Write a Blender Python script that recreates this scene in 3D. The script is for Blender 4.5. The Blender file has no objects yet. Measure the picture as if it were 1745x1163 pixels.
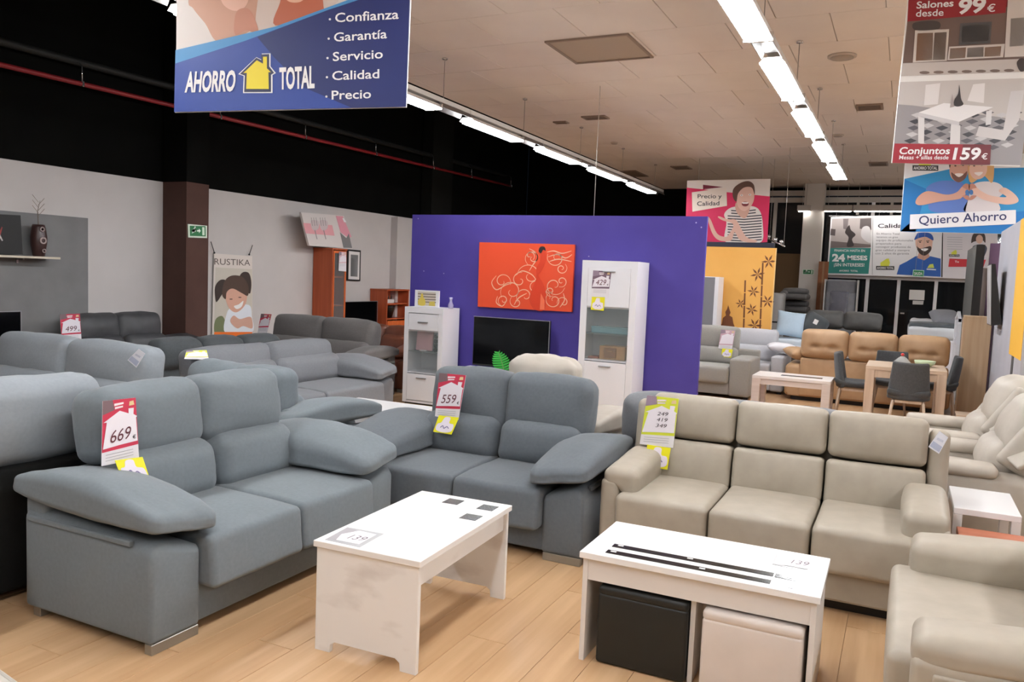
import bpy, bmesh, math, random
from mathutils import Vector, Matrix, noise
random.seed(7)
SC = bpy.context.scene
COL = SC.collection
# ------------------------------------------------------------------ camera
CAMH = 1.65; FPX = 1377.6; CX, CY = 872.5, 581.5
def _basis(yaw, pitch, roll):
    fwd = Vector((math.sin(yaw)*math.cos(pitch), math.cos(yaw)*math.cos(pitch), -math.sin(pitch)))
    right = Vector((math.cos(yaw), -math.sin(yaw), 0)); down = fwd.cross(right)
    return (math.cos(roll)*right + math.sin(roll)*down, -math.sin(roll)*right + math.cos(roll)*down, fwd)
RT, DN, FW = _basis(-.4499, .0818, -.0412)
cam_d = bpy.data.cameras.new('camera'); cam = bpy.data.objects.new('camera', cam_d); COL.objects.link(cam)
cam_d.sensor_width = 36; cam_d.lens = FPX/1745*36; cam_d.clip_end = 200; cam_d.clip_start = .05
m3 = Matrix((RT, -DN, -FW)).transposed()
cam.matrix_world = Matrix.Translation((0, 0, CAMH)) @ m3.to_4x4()
SC.camera = cam
# ------------------------------------------------------------------ world, exposure
w = bpy.data.worlds.new('night_world'); SC.world = w; w.use_nodes = True
w.node_tree.nodes['Background'].inputs[0].default_value = (.01, .013, .02, 1)
w.node_tree.nodes['Background'].inputs[1].default_value = .3
vs = SC.view_settings
vs.view_transform = 'Standard'; vs.look = 'None'; vs.exposure = 0.0; vs.gamma = 1.0; vs.use_curve_mapping = False
TUBE_POWER = 86.0       # emission strength of every fluorescent tube
# ------------------------------------------------------------------ sight lines of the photograph -> points in the room
def ray(x, y): return RT*(x-CX) + DN*(y-CY) + FW*FPX
EYE = Vector((0, 0, CAMH))
def onz(x, y, z=0):
    d = ray(x, y); return EYE + d*((z-CAMH)/d.z)
def ony(x, y, Y):
    d = ray(x, y); return EYE + d*(Y/d.y)
def onx(x, y, X):
    d = ray(x, y); return EYE + d*(X/d.x)
# ------------------------------------------------------------------ materials
def lin(c): 
    c = c/255.0
    return c/12.92 if c <= .04045 else ((c+.055)/1.055)**2.4
def rgb(c): return (lin(c[0]), lin(c[1]), lin(c[2]), 1)
MATS = {}
def _new(name):
    m = bpy.data.materials.new(name); m.use_nodes = True
    return m, m.node_tree, m.node_tree.nodes['Principled BSDF']
def plain(c, rough=.5, metal=0.0, spec=.5, name=None):
    k = ('p', tuple(c), rough, metal, spec)
    if k not in MATS:
        m, t, b = _new(name or 'paint_%d_%d_%d' % tuple(c))
        b.inputs['Base Color'].default_value = rgb(c); b.inputs['Roughness'].default_value = rough
        b.inputs['Metallic'].default_value = metal; b.inputs['Specular IOR Level'].default_value = spec
        MATS[k] = m
    return MATS[k]
def textured(name, c1, c2, scale=(4, 4, 4), rough=.6, bump=.1, bscale=200, detail=6, lo=.35, hi=.65, spec=.4, bdist=.002, sheen=0):
    k = ('t', name)
    if k in MATS: return MATS[k]
    m, t, b = _new(name); N = t.nodes; L = t.links
    tc = N.new('ShaderNodeTexCoord'); mp = N.new('ShaderNodeMapping'); mp.inputs['Scale'].default_value = scale
    nz = N.new('ShaderNodeTexNoise'); nz.inputs['Scale'].default_value = 1; nz.inputs['Detail'].default_value = detail
    cr = N.new('ShaderNodeValToRGB'); cr.color_ramp.elements[0].position = lo; cr.color_ramp.elements[1].position = hi
    cr.color_ramp.elements[0].color = rgb(c1); cr.color_ramp.elements[1].color = rgb(c2)
    L.new(tc.outputs['Object'], mp.inputs[0]); L.new(mp.outputs[0], nz.inputs['Vector']); L.new(nz.outputs['Fac'], cr.inputs[0])
    L.new(cr.outputs[0], b.inputs['Base Color'])
    if bump:
        n2 = N.new('ShaderNodeTexNoise'); n2.inputs['Scale'].default_value = bscale; n2.inputs['Detail'].default_value = 3
        bp = N.new('ShaderNodeBump'); bp.inputs['Strength'].default_value = bump; bp.inputs['Distance'].default_value = bdist
        L.new(tc.outputs['Object'], n2.inputs['Vector']); L.new(n2.outputs['Fac'], bp.inputs['Height']); L.new(bp.outputs[0], b.inputs['Normal'])
    b.inputs['Roughness'].default_value = rough; b.inputs['Specular IOR Level'].default_value = spec
    if sheen: b.inputs['Sheen Weight'].default_value = sheen; b.inputs['Sheen Roughness'].default_value = .5
    MATS[k] = m; return m
def fabric(name, c, v=3, sheen=.15):
    return textured(name, [max(0, x-v) for x in c], [min(255, x+v) for x in c], (55, 55, 55), .9, .25, 320, 5, .3, .7, .25, .001, sheen)
def leather(name, c, v=5, rough=.5):
    return textured(name, [max(0, x-v) for x in c], [min(255, x+v) for x in c], (9, 9, 9), rough, .12, 260, 5, .3, .7, .45, .001)
def wood(name, c1, c2, axis='z', f=1.0, rough=.45):
    s = {'x': (1.2*f, 22*f, 22*f), 'y': (22*f, 1.2*f, 22*f), 'z': (22*f, 22*f, 1.2*f)}[axis]
    return textured(name, c1, c2, s, rough, .05, 90, 8, .3, .7, .4)
def emissive(name, c, s):
    k = ('e', name)
    if k not in MATS:
        m, t, b = _new(name); b.inputs['Base Color'].default_value = rgb(c)
        b.inputs['Emission Color'].default_value = rgb(c); b.inputs['Emission Strength'].default_value = s; MATS[k] = m
    return MATS[k]
def glass(name, c=(230, 240, 240), alpha=.15, rough=.03):
    k = ('g', name)
    if k not in MATS:
        m, t, b = _new(name); b.inputs['Base Color'].default_value = rgb(c); b.inputs['Roughness'].default_value = rough
        b.inputs['Alpha'].default_value = alpha; b.inputs['Specular IOR Level'].default_value = .6; MATS[k] = m
    return MATS[k]
# ------------------------------------------------------------------ object helpers
def put(name, mesh, mat, parent=None, loc=(0, 0, 0), rot=(0, 0, 0)):
    o = bpy.data.objects.new(name, mesh); COL.objects.link(o)
    if mat is not None and not mesh.materials: mesh.materials.append(mat)
    if parent: o.parent = parent
    o.location = loc; o.rotation_euler = rot
    return o
def tag(o, label=None, cat=None, group=None, kind=None):
    if label: o['label'] = label
    if cat: o['category'] = cat
    if group: o['group'] = group
    if kind: o['kind'] = kind
    return o
def thing(name, label, cat, loc=(0, 0, 0), rz=0, group=None):
    o = bpy.data.objects.new(name, None); COL.objects.link(o); o.empty_display_size = .1
    o.location = loc; o.rotation_euler = (0, 0, rz); return tag(o, label, cat, group)
def from_bm(bm, smooth=False, name='shape'):
    me = bpy.data.meshes.new(name); bmesh.ops.recalc_face_normals(bm, faces=bm.faces); bm.to_mesh(me); bm.free()
    if smooth: me.polygons.foreach_set('use_smooth', [True]*len(me.polygons))
    return me
def pyd(v, f, smooth=False):
    me = bpy.data.meshes.new('shape'); me.from_pydata([tuple(p) for p in v], [], f); me.update()
    bm = bmesh.new(); bm.from_mesh(me); bmesh.ops.recalc_face_normals(bm, faces=bm.faces); bm.to_mesh(me); bm.free()
    if smooth: me.polygons.foreach_set('use_smooth', [True]*len(me.polygons))
    return me
def box(x0, x1, y0, y1, z0, z1, bev=0.0, seg=1):
    bm = bmesh.new(); bmesh.ops.create_cube(bm, size=1)
    for v in bm.verts: v.co = Vector(((x0+x1)/2+v.co.x*(x1-x0), (y0+y1)/2+v.co.y*(y1-y0), (z0+z1)/2+v.co.z*(z1-z0)))
    if bev: bmesh.ops.bevel(bm, geom=bm.edges[:], offset=bev, segments=seg, affect='EDGES', profile=.5)
    return from_bm(bm)
def boxes(lst, bev=0.0):
    bm = bmesh.new()
    for (x0, x1, y0, y1, z0, z1) in lst:
        r = bmesh.ops.create_cube(bm, size=1)
        for v in r['verts']: v.co = Vector(((x0+x1)/2+v.co.x*(x1-x0), (y0+y1)/2+v.co.y*(y1-y0), (z0+z1)/2+v.co.z*(z1-z0)))
    if bev: bmesh.ops.bevel(bm, geom=bm.edges[:], offset=bev, segments=1, affect='EDGES')
    return from_bm(bm)
def prism(prof, a0, a1, axis='y', bev=0.0, seg=2, smooth=False, f=None):
    """closed 2d profile extruded from a0 to a1 along axis; the profile holds the two other coordinates in order"""
    def P(u, v, a): return Vector({'x': (a, u, v), 'y': (u, a, v), 'z': (u, v, a)}[axis])
    bm = bmesh.new(); A = [bm.verts.new(P(u, v, a0)) for u, v in prof]; B = [bm.verts.new(P(u, v, a1)) for u, v in prof]
    bm.faces.new(A); bm.faces.new(B[::-1]); n = len(prof)
    for i in range(n): bm.faces.new((A[i], A[(i+1) % n], B[(i+1) % n], B[i]))
    if bev: bmesh.ops.bevel(bm, geom=bm.edges[:], offset=bev, segments=seg, affect='EDGES', profile=.5)
    if f:
        for v in bm.verts: v.co = f(v.co)
    return from_bm(bm, smooth)
def tube(pts, r, n=8, caps=True, r1=None):
    pts = [Vector(p) for p in pts]; V = []; F = []; N = len(pts)
    for i, p in enumerate(pts):
        d = (pts[min(i+1, N-1)]-pts[max(i-1, 0)]).normalized()
        a = d.orthogonal().normalized() if abs(d.z) > .9 else d.cross(Vector((0, 0, 1))).normalized(); b = d.cross(a)
        rr = r if r1 is None else r+(r1-r)*i/(N-1)
        for k in range(n):
            t = 2*math.pi*k/n; V.append(p+a*math.cos(t)*rr+b*math.sin(t)*rr)
    for i in range(N-1):
        for k in range(n): F.append((i*n+k, i*n+(k+1) % n, (i+1)*n+(k+1) % n, (i+1)*n+k))
    if caps: F.append(tuple(range(n))[::-1]); F.append(tuple((N-1)*n+k for k in range(n)))
    return pyd(V, F, True)
def lathe(prof, n=20):
    V = []; F = []; N = len(prof)
    for r, z in prof:
        for k in range(n): V.append((r*math.cos(2*math.pi*k/n), r*math.sin(2*math.pi*k/n), z))
    for i in range(N-1):
        for k in range(n): F.append((i*n+k, i*n+(k+1) % n, (i+1)*n+(k+1) % n, (i+1)*n+k))
    F.append(tuple(range(n))[::-1]); F.append(tuple((N-1)*n+k for k in range(n)))
    return pyd(V, F, True)
def pb(sx, sy, sz, r=.04, b=(0, 0, 0), n=5, m=2, wr=0.0, f=None, seed=0.0):
    """soft upholstered block: rounded edges (radius r), faces bulged by b, wrinkles wr, free deformation f"""
    A = (sx/2, sy/2, sz/2); r = min(r, min(A)*.98)
    def samp(a):
        i = a-r; s = [i+r*math.tan(math.radians(45*k/m)) for k in range(1, m+1)]
        return [-x for x in s[::-1]]+[-i+2*i*k/n for k in range(n+1)]+s
    S = [samp(a) for a in A]; idx = {}; V = []; F = []
    def vert(p):
        k = (round(p[0], 5), round(p[1], 5), round(p[2], 5))
        if k in idx: return idx[k]
        inn = Vector([max(-(A[i]-r), min(A[i]-r, p[i])) for i in range(3)]); d = Vector(p)-inn
        q = inn+d.normalized()*r
        u = [q[i]/A[i] for i in range(3)]; g = [1-min(1, x*x) for x in u]
        q = Vector((q[0]+b[0]*u[0]*g[1]*g[2], q[1]+b[1]*u[1]*g[0]*g[2], q[2]+b[2]*u[2]*g[0]*g[1]))
        if wr:
            s = Vector((seed*3.1, seed*1.7, seed))
            q += d.normalized()*wr*(noise.noise(q*5+s)+.5*noise.noise(q*13+s))
        if f: q = f(q)
        idx[k] = len(V); V.append(q); return idx[k]
    for ax in range(3):
        o1, o2 = (ax+1) % 3, (ax+2) % 3
        for sg in (-1, 1):
            for i in range(len(S[o1])-1):
                for j in range(len(S[o2])-1):
                    q = []
                    for (ii, jj) in ((i, j), (i+1, j), (i+1, j+1), (i, j+1)):
                        p = [0, 0, 0]; p[ax] = sg*A[ax]; p[o1] = S[o1][ii]; p[o2] = S[o2][jj]; q.append(vert(p))
                    F.append(tuple(q if sg > 0 else q[::-1]))
    return pyd(V, F, True)
def pillow(w_, d_, t_, n=12, c=.07, wr=.006, seed=0.0, f=None, e=.5):
    """scatter cushion with a seam round its edge, lying flat"""
    V = []; F = []; idx = {}
    for s in (1, -1):
        for i in range(n+1):
            for j in range(n+1):
                u = math.sin((i/n-.5)*math.pi); v = math.sin((j/n-.5)*math.pi); edge = i in (0, n) or j in (0, n)
                if s < 0 and edge: idx[(s, i, j)] = idx[(1, i, j)]; continue
                x = w_/2*u*(1-c*(1-v*v)); y = d_/2*v*(1-c*(1-u*u)); z = s*t_/2*max(0, (1-u**4)*(1-v**4))**e
                q = Vector((x, y, z))
                if not edge: q.z += wr*noise.noise(Vector((x*9+seed, y*9, s*3)))
                if f: q = f(q)
                idx[(s, i, j)] = len(V); V.append(q)
        for i in range(n):
            for j in range(n):
                q = (idx[(s, i, j)], idx[(s, i+1, j)], idx[(s, i+1, j+1)], idx[(s, i, j+1)])
                F.append(q if s > 0 else q[::-1])
    return pyd(V, F, True)
# ================================================================== the room
ZC = 3.85; XW = -9.0; YF = 19.2; XR = 6.0; YB = -5.0
M_white = textured('white_wall_plaster', (199, 193, 190), (202, 196, 193), (3, 3, 3), .85, .08, 60, bdist=.004)
M_black = textured('black_wall_paint', (9, 9, 8), (13, 13, 11), (2, 2, 2), .95, .05, 60, spec=.1)
M_brown = textured('brown_column_paint', (74, 48, 40), (80, 53, 45), (3, 3, 3), .8, .06, 60)
M_tile = textured('ceiling_tile_board', (226, 214, 204), (232, 221, 211), (1.5, 1.5, 1.5), .9, .15, 90, bdist=.004)
M_tileb = textured('ceiling_tile_joint', (186, 174, 164), (192, 180, 170), (2, 2, 2), .9, 0)
M_floor = wood('oak_laminate', (184, 145, 105), (206, 170, 130), 'y', .55, .36)
M_floor2 = wood('oak_laminate_pale', (187, 149, 109), (209, 174, 135), 'y', .6, .36)
M_floorb = wood('oak_laminate_far', (184, 145, 105), (204, 168, 128), 'y', .5, .4)
M_alu = plain((190, 184, 176), .45, .3, name='aluminium')
M_whitegloss = plain((226, 226, 228), .3, name='white_lacquer')
M_chrome = plain((215, 215, 215), .18, .9, name='bright_metal')
M_dark = plain((18, 18, 18), .5, name='black_plastic')
def structure(name, mesh, mat, parent=None): 
    o = put(name, mesh, mat, parent)
    if not parent: o['kind'] = 'structure'
    return o
fl = structure('floor', boxes([(XW-.1, XR, YB, YF+.3, -.12, -.008)]), M_floorb)
fp = structure('floor_sheet', boxes([(XW, -4.0, YB, YF, -.008, 0), (1.4, XR, YB, YF, -.008, 0), (-4.0, 1.4, YB, 1.6, -.008, 0), (-4.0, 1.4, 5.2, YF, -.008, 0)]), M_floorb, fl)
fp['kind'] = 'stuff'
pm = [box(0, .191, 0, 1.197, -.008, 0, .0007) for _ in range(2)]
pm[0].materials.append(M_floor); pm[1].materials.append(M_floor2)
for i in range(28):
    y = 1.6 - (i*.47) % 1.2
    while y < 5.2:
        x0 = -4.0+i*5.4/28
        if y < 1.6 or y+1.2 > 5.2:
            a = max(1.6, y); b_ = min(5.2, y+1.197)
            if b_-a > .02: put('plank', box(0, .191, a-y, b_-y, -.008, 0, .0007), (M_floor, M_floor2)[i % 2], fl, (x0, y, 0))
        else: put('plank', pm[(i*7+int(y*3)) % 2], None, fl, (x0, y, 0))
        y += 1.2
# ceiling: bonded square tiles under a carrier board
ce = structure('ceiling', box(-5.42, XR, YB, YF+.2, ZC+.012, ZC+.08), M_tileb)
tm = box(.003, .827, .003, .812, ZC, ZC+.013, .003); tm.materials.append(M_tile)
tmh = box(.004, .416, .004, .811, ZC, ZC+.013, .004); tmh.materials.append(M_tile)
r0 = 6.28-.815*3; rows = 0
for j in range(18):
    y = r0+j*.815
    off = 0 if j % 2 == 1 else -.415
    k = -3 if off else -2
    for i in range(k, 8):
        x = -3.62+off+i*.83
        if x < -5.42: continue
        if x+.83 > 2.6: break
        put('ceiling_tile', tm, None, ce, (x, y, 0))
    xf = -3.62+off+(-2 if off == 0 else -1)*.83
    put('ceiling_tile', box(-5.416, xf-.004+.004, y+.004, y+.811, ZC, ZC+.013, .003), M_tile, ce)
cr = structure('ceiling_boards', boxes([(2.6, XR, YB, YF, ZC, ZC+.013), (-5.42, 2.6, YB, r0-.004, ZC, ZC+.013), (-5.42, 2.6, r0+18*.815, YF, ZC, ZC+.013)]), M_tile, ce); cr['kind'] = 'stuff'
structure('trim_1', box(-5.52, -5.42, YB, YF, ZC, 5.6), M_black)                       # dark edge of the dropped ceiling
structure('wall_left', box(XW-.1, XW, YB, YF, 0, 2.69), M_white)
structure('wall_upper_left', box(XW-.12, XW-.02, YB, YF, 2.69, 5.6), M_black)
structure('wall_top', box(XW-.1, -5.4, YB, YF+.2, 5.6, 5.7), M_black)                 # black soffit over the side aisle
structure('wall_back', box(XW, XR, YB-.1, YB, 0, 5.6), plain((120, 116, 112), .8))
structure('wall_right', box(XR, XR+.1, YB, YF, 0, ZC+.05), plain((130, 126, 122), .8))
# painted column on the left wall, brown below and black above
cX = ony(318, 316, 7.75).x; cY = onx(356, 325, cX).y
c1 = structure('trim_2', box(XW, cX, 7.75, cY, 0, 2.69), M_brown); structure('column_top', box(XW, cX, 7.75, cY, 2.69, 5.6), M_black, c1)
pY = onx(677, 400, XW+.15).y
structure('trim_3', box(XW, XW+.15, pY, pY+.45, 0, 2.66), M_white)
for k, px in enumerate((735, 1010)):
    y = onx(px, 250, XW+.2).y; structure('trim_%d' % (4+k), box(XW, XW+.25, y, y+.8, 2.69, 5.6), textured('black_pilaster_paint', (20, 20, 17), (24, 24, 21), (2, 2, 2), .9, 0, spec=.15))
# grey paint panel on the left wall
gy1 = onx(150, 372, XW+.01).y; gz = onx(150, 372, XW+.01).z
put('painted_panel', box(XW, XW+.012, 3.0, gy1, .2, gz, .002), textured('grey_matt_paint', (122, 121, 121), (130, 129, 129), (3, 3, 3), .85, .05, 60), bpy.data.objects['wall_left'])
# red sprinkler pipe, black conduit and hangers
PX = XW+.32
pa = onx(0, 110, PX); pc = onx(1000, 348, PX); sl = (pc.z-pa.z)/(pc.y-pa.y)
def pipez(y): return pa.z+sl*(y-pa.y)
rp = thing('sprinkler_pipe', 'thin red sprinkler pipe running along the black upper wall', 'pipe', (PX, 3, 0))
put('pipe', tube([(0, 0, pipez(3)), (0, 14.5, pipez(17.5))], .028, 10), plain((150, 40, 46), .4, name='red_pipe_paint'), rp)
for px, py in ((140, 147), (375, 206), (520, 245), (640, 272), (738, 294), (803, 310), (870, 327)):
    q = onx(px, py, PX)
    put('hanger', tube([(0, q.y-3, pipez(q.y)+.03), (0, q.y-3, pipez(q.y)+.2), (-.05, q.y-3, pipez(q.y)+.24), (-.12, q.y-3, pipez(q.y)+.25)], .007, 6), M_chrome, rp)
    put('pipe_clip', box(-.034, .034, q.y-3.015, q.y-2.985, pipez(q.y)-.034, pipez(q.y)+.034, .01), M_chrome, rp)
q = put('conduit', tube([(-.12, 0, pipez(3)+.27), (-.12, 14.5, pipez(17.5)+.25)], .045, 10), textured('black_conduit_paint', (26, 26, 24), (30, 30, 28), (2, 2, 2), .6, 0), rp)
# ------------------------------------------------------------------ fluorescent rows
M_tube = emissive('fluorescent_tube', (248, 251, 255), TUBE_POWER)
M_refl = plain((225, 225, 222), .35, name='white_reflector')
M_trough = plain((104, 100, 96), .45, .3, name='mirror_trough')
ZL = 3.28
def fixture_parts(P):
    me = {}
    me['housing'] = box(-.05, .05, 0, P-.01, .092, .14, .004)
    prof = [(-.095, .02), (-.06, .062), (.06, .062), (.095, .02), (.09, .02), (.056, .056), (-.056, .056), (-.09, .02)]
    me['reflector'] = prism(prof, 0, 1.26, 'y')
    prof2 = [(-.075, .012), (-.05, .06), (.05, .06), (.075, .012), (.07, .012), (.045, .054), (-.045, .054), (-.07, .012)]
    me['trough'] = prism([(u, v+.03) for u, v in prof2], 1.28, P-.02, 'y')
    me['tube'] = tube([(0, .03, 0), (0, 1.23, 0)], .019, 8)
    me['cap'] = boxes([(-.1, .1, 1.255, 1.275, .0, .06)])
    me['wire'] = tube([(0, 0, .12), (0, 0, ZC-ZL)], .004, 5)
    me['ceiling_hook'] = lathe([(.03, 0), (.03, .012), (.006, .02)], 10)
    return me
FX = {}
def fixture(x, y, P, label, group):
    if P not in FX: FX[P] = fixture_parts(P)
    me = FX[P]; o = thing('fluorescent_light', label, 'ceiling light', (x, y, ZL), 0, group)
    put('housing', me['housing'], M_refl, o); rf = put('reflector', me['reflector'], M_refl, o); put('end_cap', me['cap'], M_chrome, rf)
    put('trough', me['trough'], M_trough, o)
    for s in (-.045, .045): put('tube', me['tube'], M_tube, o, (s*1.2, 0, .014))
    wr = put('wire', me['wire'], plain((150, 140, 130), .5), o, (0, 1.45, 0)); put('ceiling_hook', me['ceiling_hook'], M_chrome, wr, (0, 0, ZC-ZL-.02))
    return o
ordn = ['first', 'second', 'third', 'fourth', 'fifth', 'sixth', 'seventh', 'eighth', 'ninth', 'tenth']
for k in range(-5, 4):
    fixture(-1.02, 6.34+1.88*k, 1.88, 'white tube light, %s from the shop window in the aisle row' % ordn[3-k], 'tube lights in the row over the aisle')
for k in range(-5, 4):
    fixture(-4.44, 7.83+1.95*k, 1.95, 'white tube light, %s from the far end of the row by the black wall' % ordn[3-k], 'tube lights in the row beside the black wall')
for k in range(-4, 6):  # unseen right-hand row, added and run far back to brighten the shop front
    fixture(2.45, 6.0+1.9*k, 1.9, 'added white tube light, %s from the window in the unseen right row' % ordn[5-k], 'added tube lights in the unseen right row')
# ceiling vents, speakers
def vent(x0, x1, y0, y1, label, c=(150, 132, 116), slats=0, kind='square'):
    o = thing('ceiling_vent', label, 'vent', ((x0+x1)/2, (y0+y1)/2, ZC), 0, 'ceiling vents')
    hx, hy = (x1-x0)/2, (y1-y0)/2
    put('frame', boxes([(-hx, hx, -hy, -hy+.025, -.018, -.001), (-hx, hx, hy-.025, hy, -.018, -.001), (-hx, -hx+.025, -hy+.025, hy-.025, -.018, -.001), (hx-.025, hx, -hy+.025, hy-.025, -.018, -.001)]), plain((140, 120, 104), .6), o)
    put('plate', box(-hx+.025, hx-.025, -hy+.025, hy-.025, -.006, -.001), plain(c, .7), o)
    sm = None
    for i in range(slats):
        yy = -hy+.04+(2*hy-.08)*(i+.5)/slats
        if sm is None: sm = box(-hx+.03, hx-.03, -.008, .008, -.014, -.006); sm.materials.append(plain((118, 100, 86), .6))
        put('slat', sm, None, o, (0, yy, 0))
    return o
vent(-3.22, -2.4, 7.1, 7.91, 'large beige square air diffuser panel in the near ceiling', (172, 154, 134))
def pxvent(x0, x1, y0, y1, label, slats=4, c=(120, 102, 88)):
    a = onz(x0, y1, ZC); b_ = onz(x1, y1, ZC); d = onz((x0+x1)/2, y0, ZC)
    vent(a.x, max(b_.x, a.x+.2), a.y, max(a.y+.12, a.y+abs(a.y-d.y)), label, c, slats)
pxvent(990, 1034, 191, 198, 'small dark grille beyond the large beige diffuser')
pxvent(1458, 1505, 167, 178, 'brown slot grille right of the aisle lights, nearest of the two', 4, (140, 122, 106))
pxvent(1480, 1513, 269, 276, 'brown slot grille right of the aisle lights, far one', 4, (140, 122, 106))
pxvent(1142, 1172, 277, 283, 'narrow dark grille in the far ceiling between the light rows', 3)
pxvent(1035, 1085, 279, 291, 'dark square grille close beside the row of lights at the black wall', 5)
pxvent(942, 965, 203, 207, 'small flat disc grille left of the dark ceiling grille', 2, (150, 130, 112))
for (px, py, r_, lab) in ((1435, 95, .13, 'round white ceiling speaker right of the aisle lights'), (1047, 243, .06, 'small round smoke detector on the far ceiling'), (1428, 230, .08, 'small round ceiling spot near the far slot grille')):
    q = onz(px, py, ZC); o = thing('ceiling_disc', lab, 'speaker', (q.x, q.y, ZC))
    put('rim', lathe([(r_, -.001), (r_, -.014), (r_*.85, -.02)], 24), plain((190, 175, 160), .5), o)
    put('grille', lathe([(r_*.8, -.021), (r_*.8, -.026), (r_*.3, -.03)], 24), plain((165, 150, 135), .6), o)
# far end of the shop: solid black stretch, then the glazed shop front
sx = ony(1313, 330, YF).x
structure('wall_far', box(XW, sx-.6, YF, YF+.1, 0, 5.6), M_black)
structure('wall_far_top', box(sx-.6, XR, YF, YF+.1, ony(1400, 326, YF).z, ZC+.1), M_black)
# ================================================================== sofas
F_blue = fabric('blue_grey_fabric', (108, 116, 121)); F_blue2 = fabric('slate_grey_fabric', (92, 98, 103)); F_light = fabric('light_grey_fabric', (138, 144, 149))
F_mid = fabric('mid_grey_fabric', (112, 114, 118)); F_dark = fabric('dark_grey_fabric', (80, 80, 83)); F_char = leather('charcoal_leatherette', (70, 70, 72)); F_green = fabric('dark_slate_fabric', (74, 78, 80))
L_beige = leather('stone_beige_leatherette', (166, 157, 142)); L_beige2 = leather('pale_beige_leatherette', (180, 172, 160)); F_taupe = fabric('taupe_fabric', (150, 147, 140)); L_tan = leather('tan_leatherette', (182, 148, 112)); L_brown = leather('red_brown_leather', (120, 72, 54), 5, .35)
M_foot = plain((150, 146, 138), .35, .6, name='brushed_foot_metal'); M_black_cloth = fabric('black_backing_cloth', (16, 17, 16), 2, 0); F_warm = fabric('warm_grey_fabric', (104, 100, 98))
R90 = math.pi/2
def rotx(a, o=(0, 0, 0)):
    m = Matrix.Translation(o) @ Matrix.Rotation(a, 4, 'X'); return lambda v: m @ v
def pillow_sofa(name, label, loc, rz, W, n, fab, aw=.26, D=.84, group=None, arms=(1, 1), pil=(1, 1), backmat=None, hh=.36, head=1, hz=.835, wr=.010, tilt=.16, sw=None, lumbar=1, hov=0.0, seat=.46, hd=None):
    """sofa with big loose arm pillows, slide-out seats, lumbar rolls and tall headrest cushions; front at y=0"""
    o = thing(name, label, 'sofa', loc, rz, group); sd = random.random()*9
    x0 = aw if arms[0] else .02; x1 = W-(aw if arms[1] else .02); s = (x1-x0)/n; dz = seat-.46
    put('base', box(x0-.01, x1+.01, .03, D-.08, .045, .27, .012, 2), fab, o)
    put('back_panel', pb(W-.03, .15, .60+dz, .03, (0, .01, 0), 4), backmat or fab, o, (W/2, D-.075, .345+dz/2))
    for k in (0, 1):
        if not arms[k]: continue
        xo, xi = (0, aw) if k == 0 else (W, W-aw); sg = 1 if k == 0 else -1
        prof = [(xo, .045), (xo, .475+dz), (xo+sg*.03, .51+dz), (xo+sg*.08, .505+dz), (xi, .45+dz), (xi, .045)]
        def slope(v, D=D): v.z -= .0 if v.z < .3 else .02*max(0, (.12-v.y)/.12)**2*3; return v
        put('arm_panel', prism(prof, 0, D-.02, 'y', .022, 3, True, slope), fab, o)
        put('foot', box(min(xo, xi)+.01, max(xo, xi)-.005, .006, .05, 0, .047, .003), M_foot, o)
        put('foot', box(min(xo, xi)+.02, max(xo, xi)-.18, D-.1, D-.05, 0, .047, .003), M_foot, o)
        put('arm_flap', box(xo-.006 if k == 0 else xo-.02, xo+.02 if k == 0 else xo+.006, .12, D-.05, .45+dz, .475+dz, .006, 2), fab, o)
        if pil[k]:
            Lp = .98
            def shp(v, sg=sg, Lp=Lp):
                t = (v.y+Lp/2)/Lp; e = 1-(2*t-1)**2
                th = .50+.56*max(0, e)**.8
                z = v.z*th*(1.0 if v.z > 0 else .55)
                z += .02*e+.035*t
                x = v.x*(.80+.24*max(0, e)**.6)
                return Vector((x, v.y, z - .05*(x*sg)/.2*(.6)))
            put('arm_pillow', pb(.40, Lp, .18, .045, (0, .0, .036), 11, 3, .011, shp, sd+k), fab, o, (xo+sg*.172, Lp/2-.04, .525+dz), (0, 0, sg*-.03))
    for i in range(n):
        cx = x0+s*(i+.5)
        def sf(v):
            if v.z > 0: v.z += -.015*max(0, (-v.y-.15)/.2)+.006*noise.noise(v*6)
            if v.y < -.2: v.y -= .012*(-v.z/.125)
            return v
        put('seat_cushion', pb(s-.008, .68, .25, .032, (0, .006, .012), 7, 3, .003, sf, sd+i), fab, o, (cx, .275, .335+dz))
        if lumbar: put('lumbar_cushion', pb(s-.012, .21, .30, .085, (.0, .035, .01), 6, 3, wr*.7, None, sd+i+3), fab, o, (cx, .605, .565+dz), (-.2, 0, 0))
        if head: put('headrest_cushion', pb((sw or s)+.012, .25, hh, .075, (.012, .055, .02), 8, 3, wr, None, sd+i+7), fab, o, (cx, D-.085+hov, hz+dz+(hd[i] if hd else 0)), (-tilt, (i-.5)*.02, 0))
    return o
A = pillow_sofa('two_seat_sofa', 'blue grey two seat sofa with the 669 price sign, nearest on the left', (-2.71, 2.285, 0), R90, 1.745, 2, F_blue, .265)
K = pillow_sofa('two_seat_sofa', 'slate grey two seat sofa with the 559 price sign, facing the camera', (-3.22, 4.235, 0), 0, 1.665, 2, F_blue2, .25, hz=.80, hh=.41, seat=.43)
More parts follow.
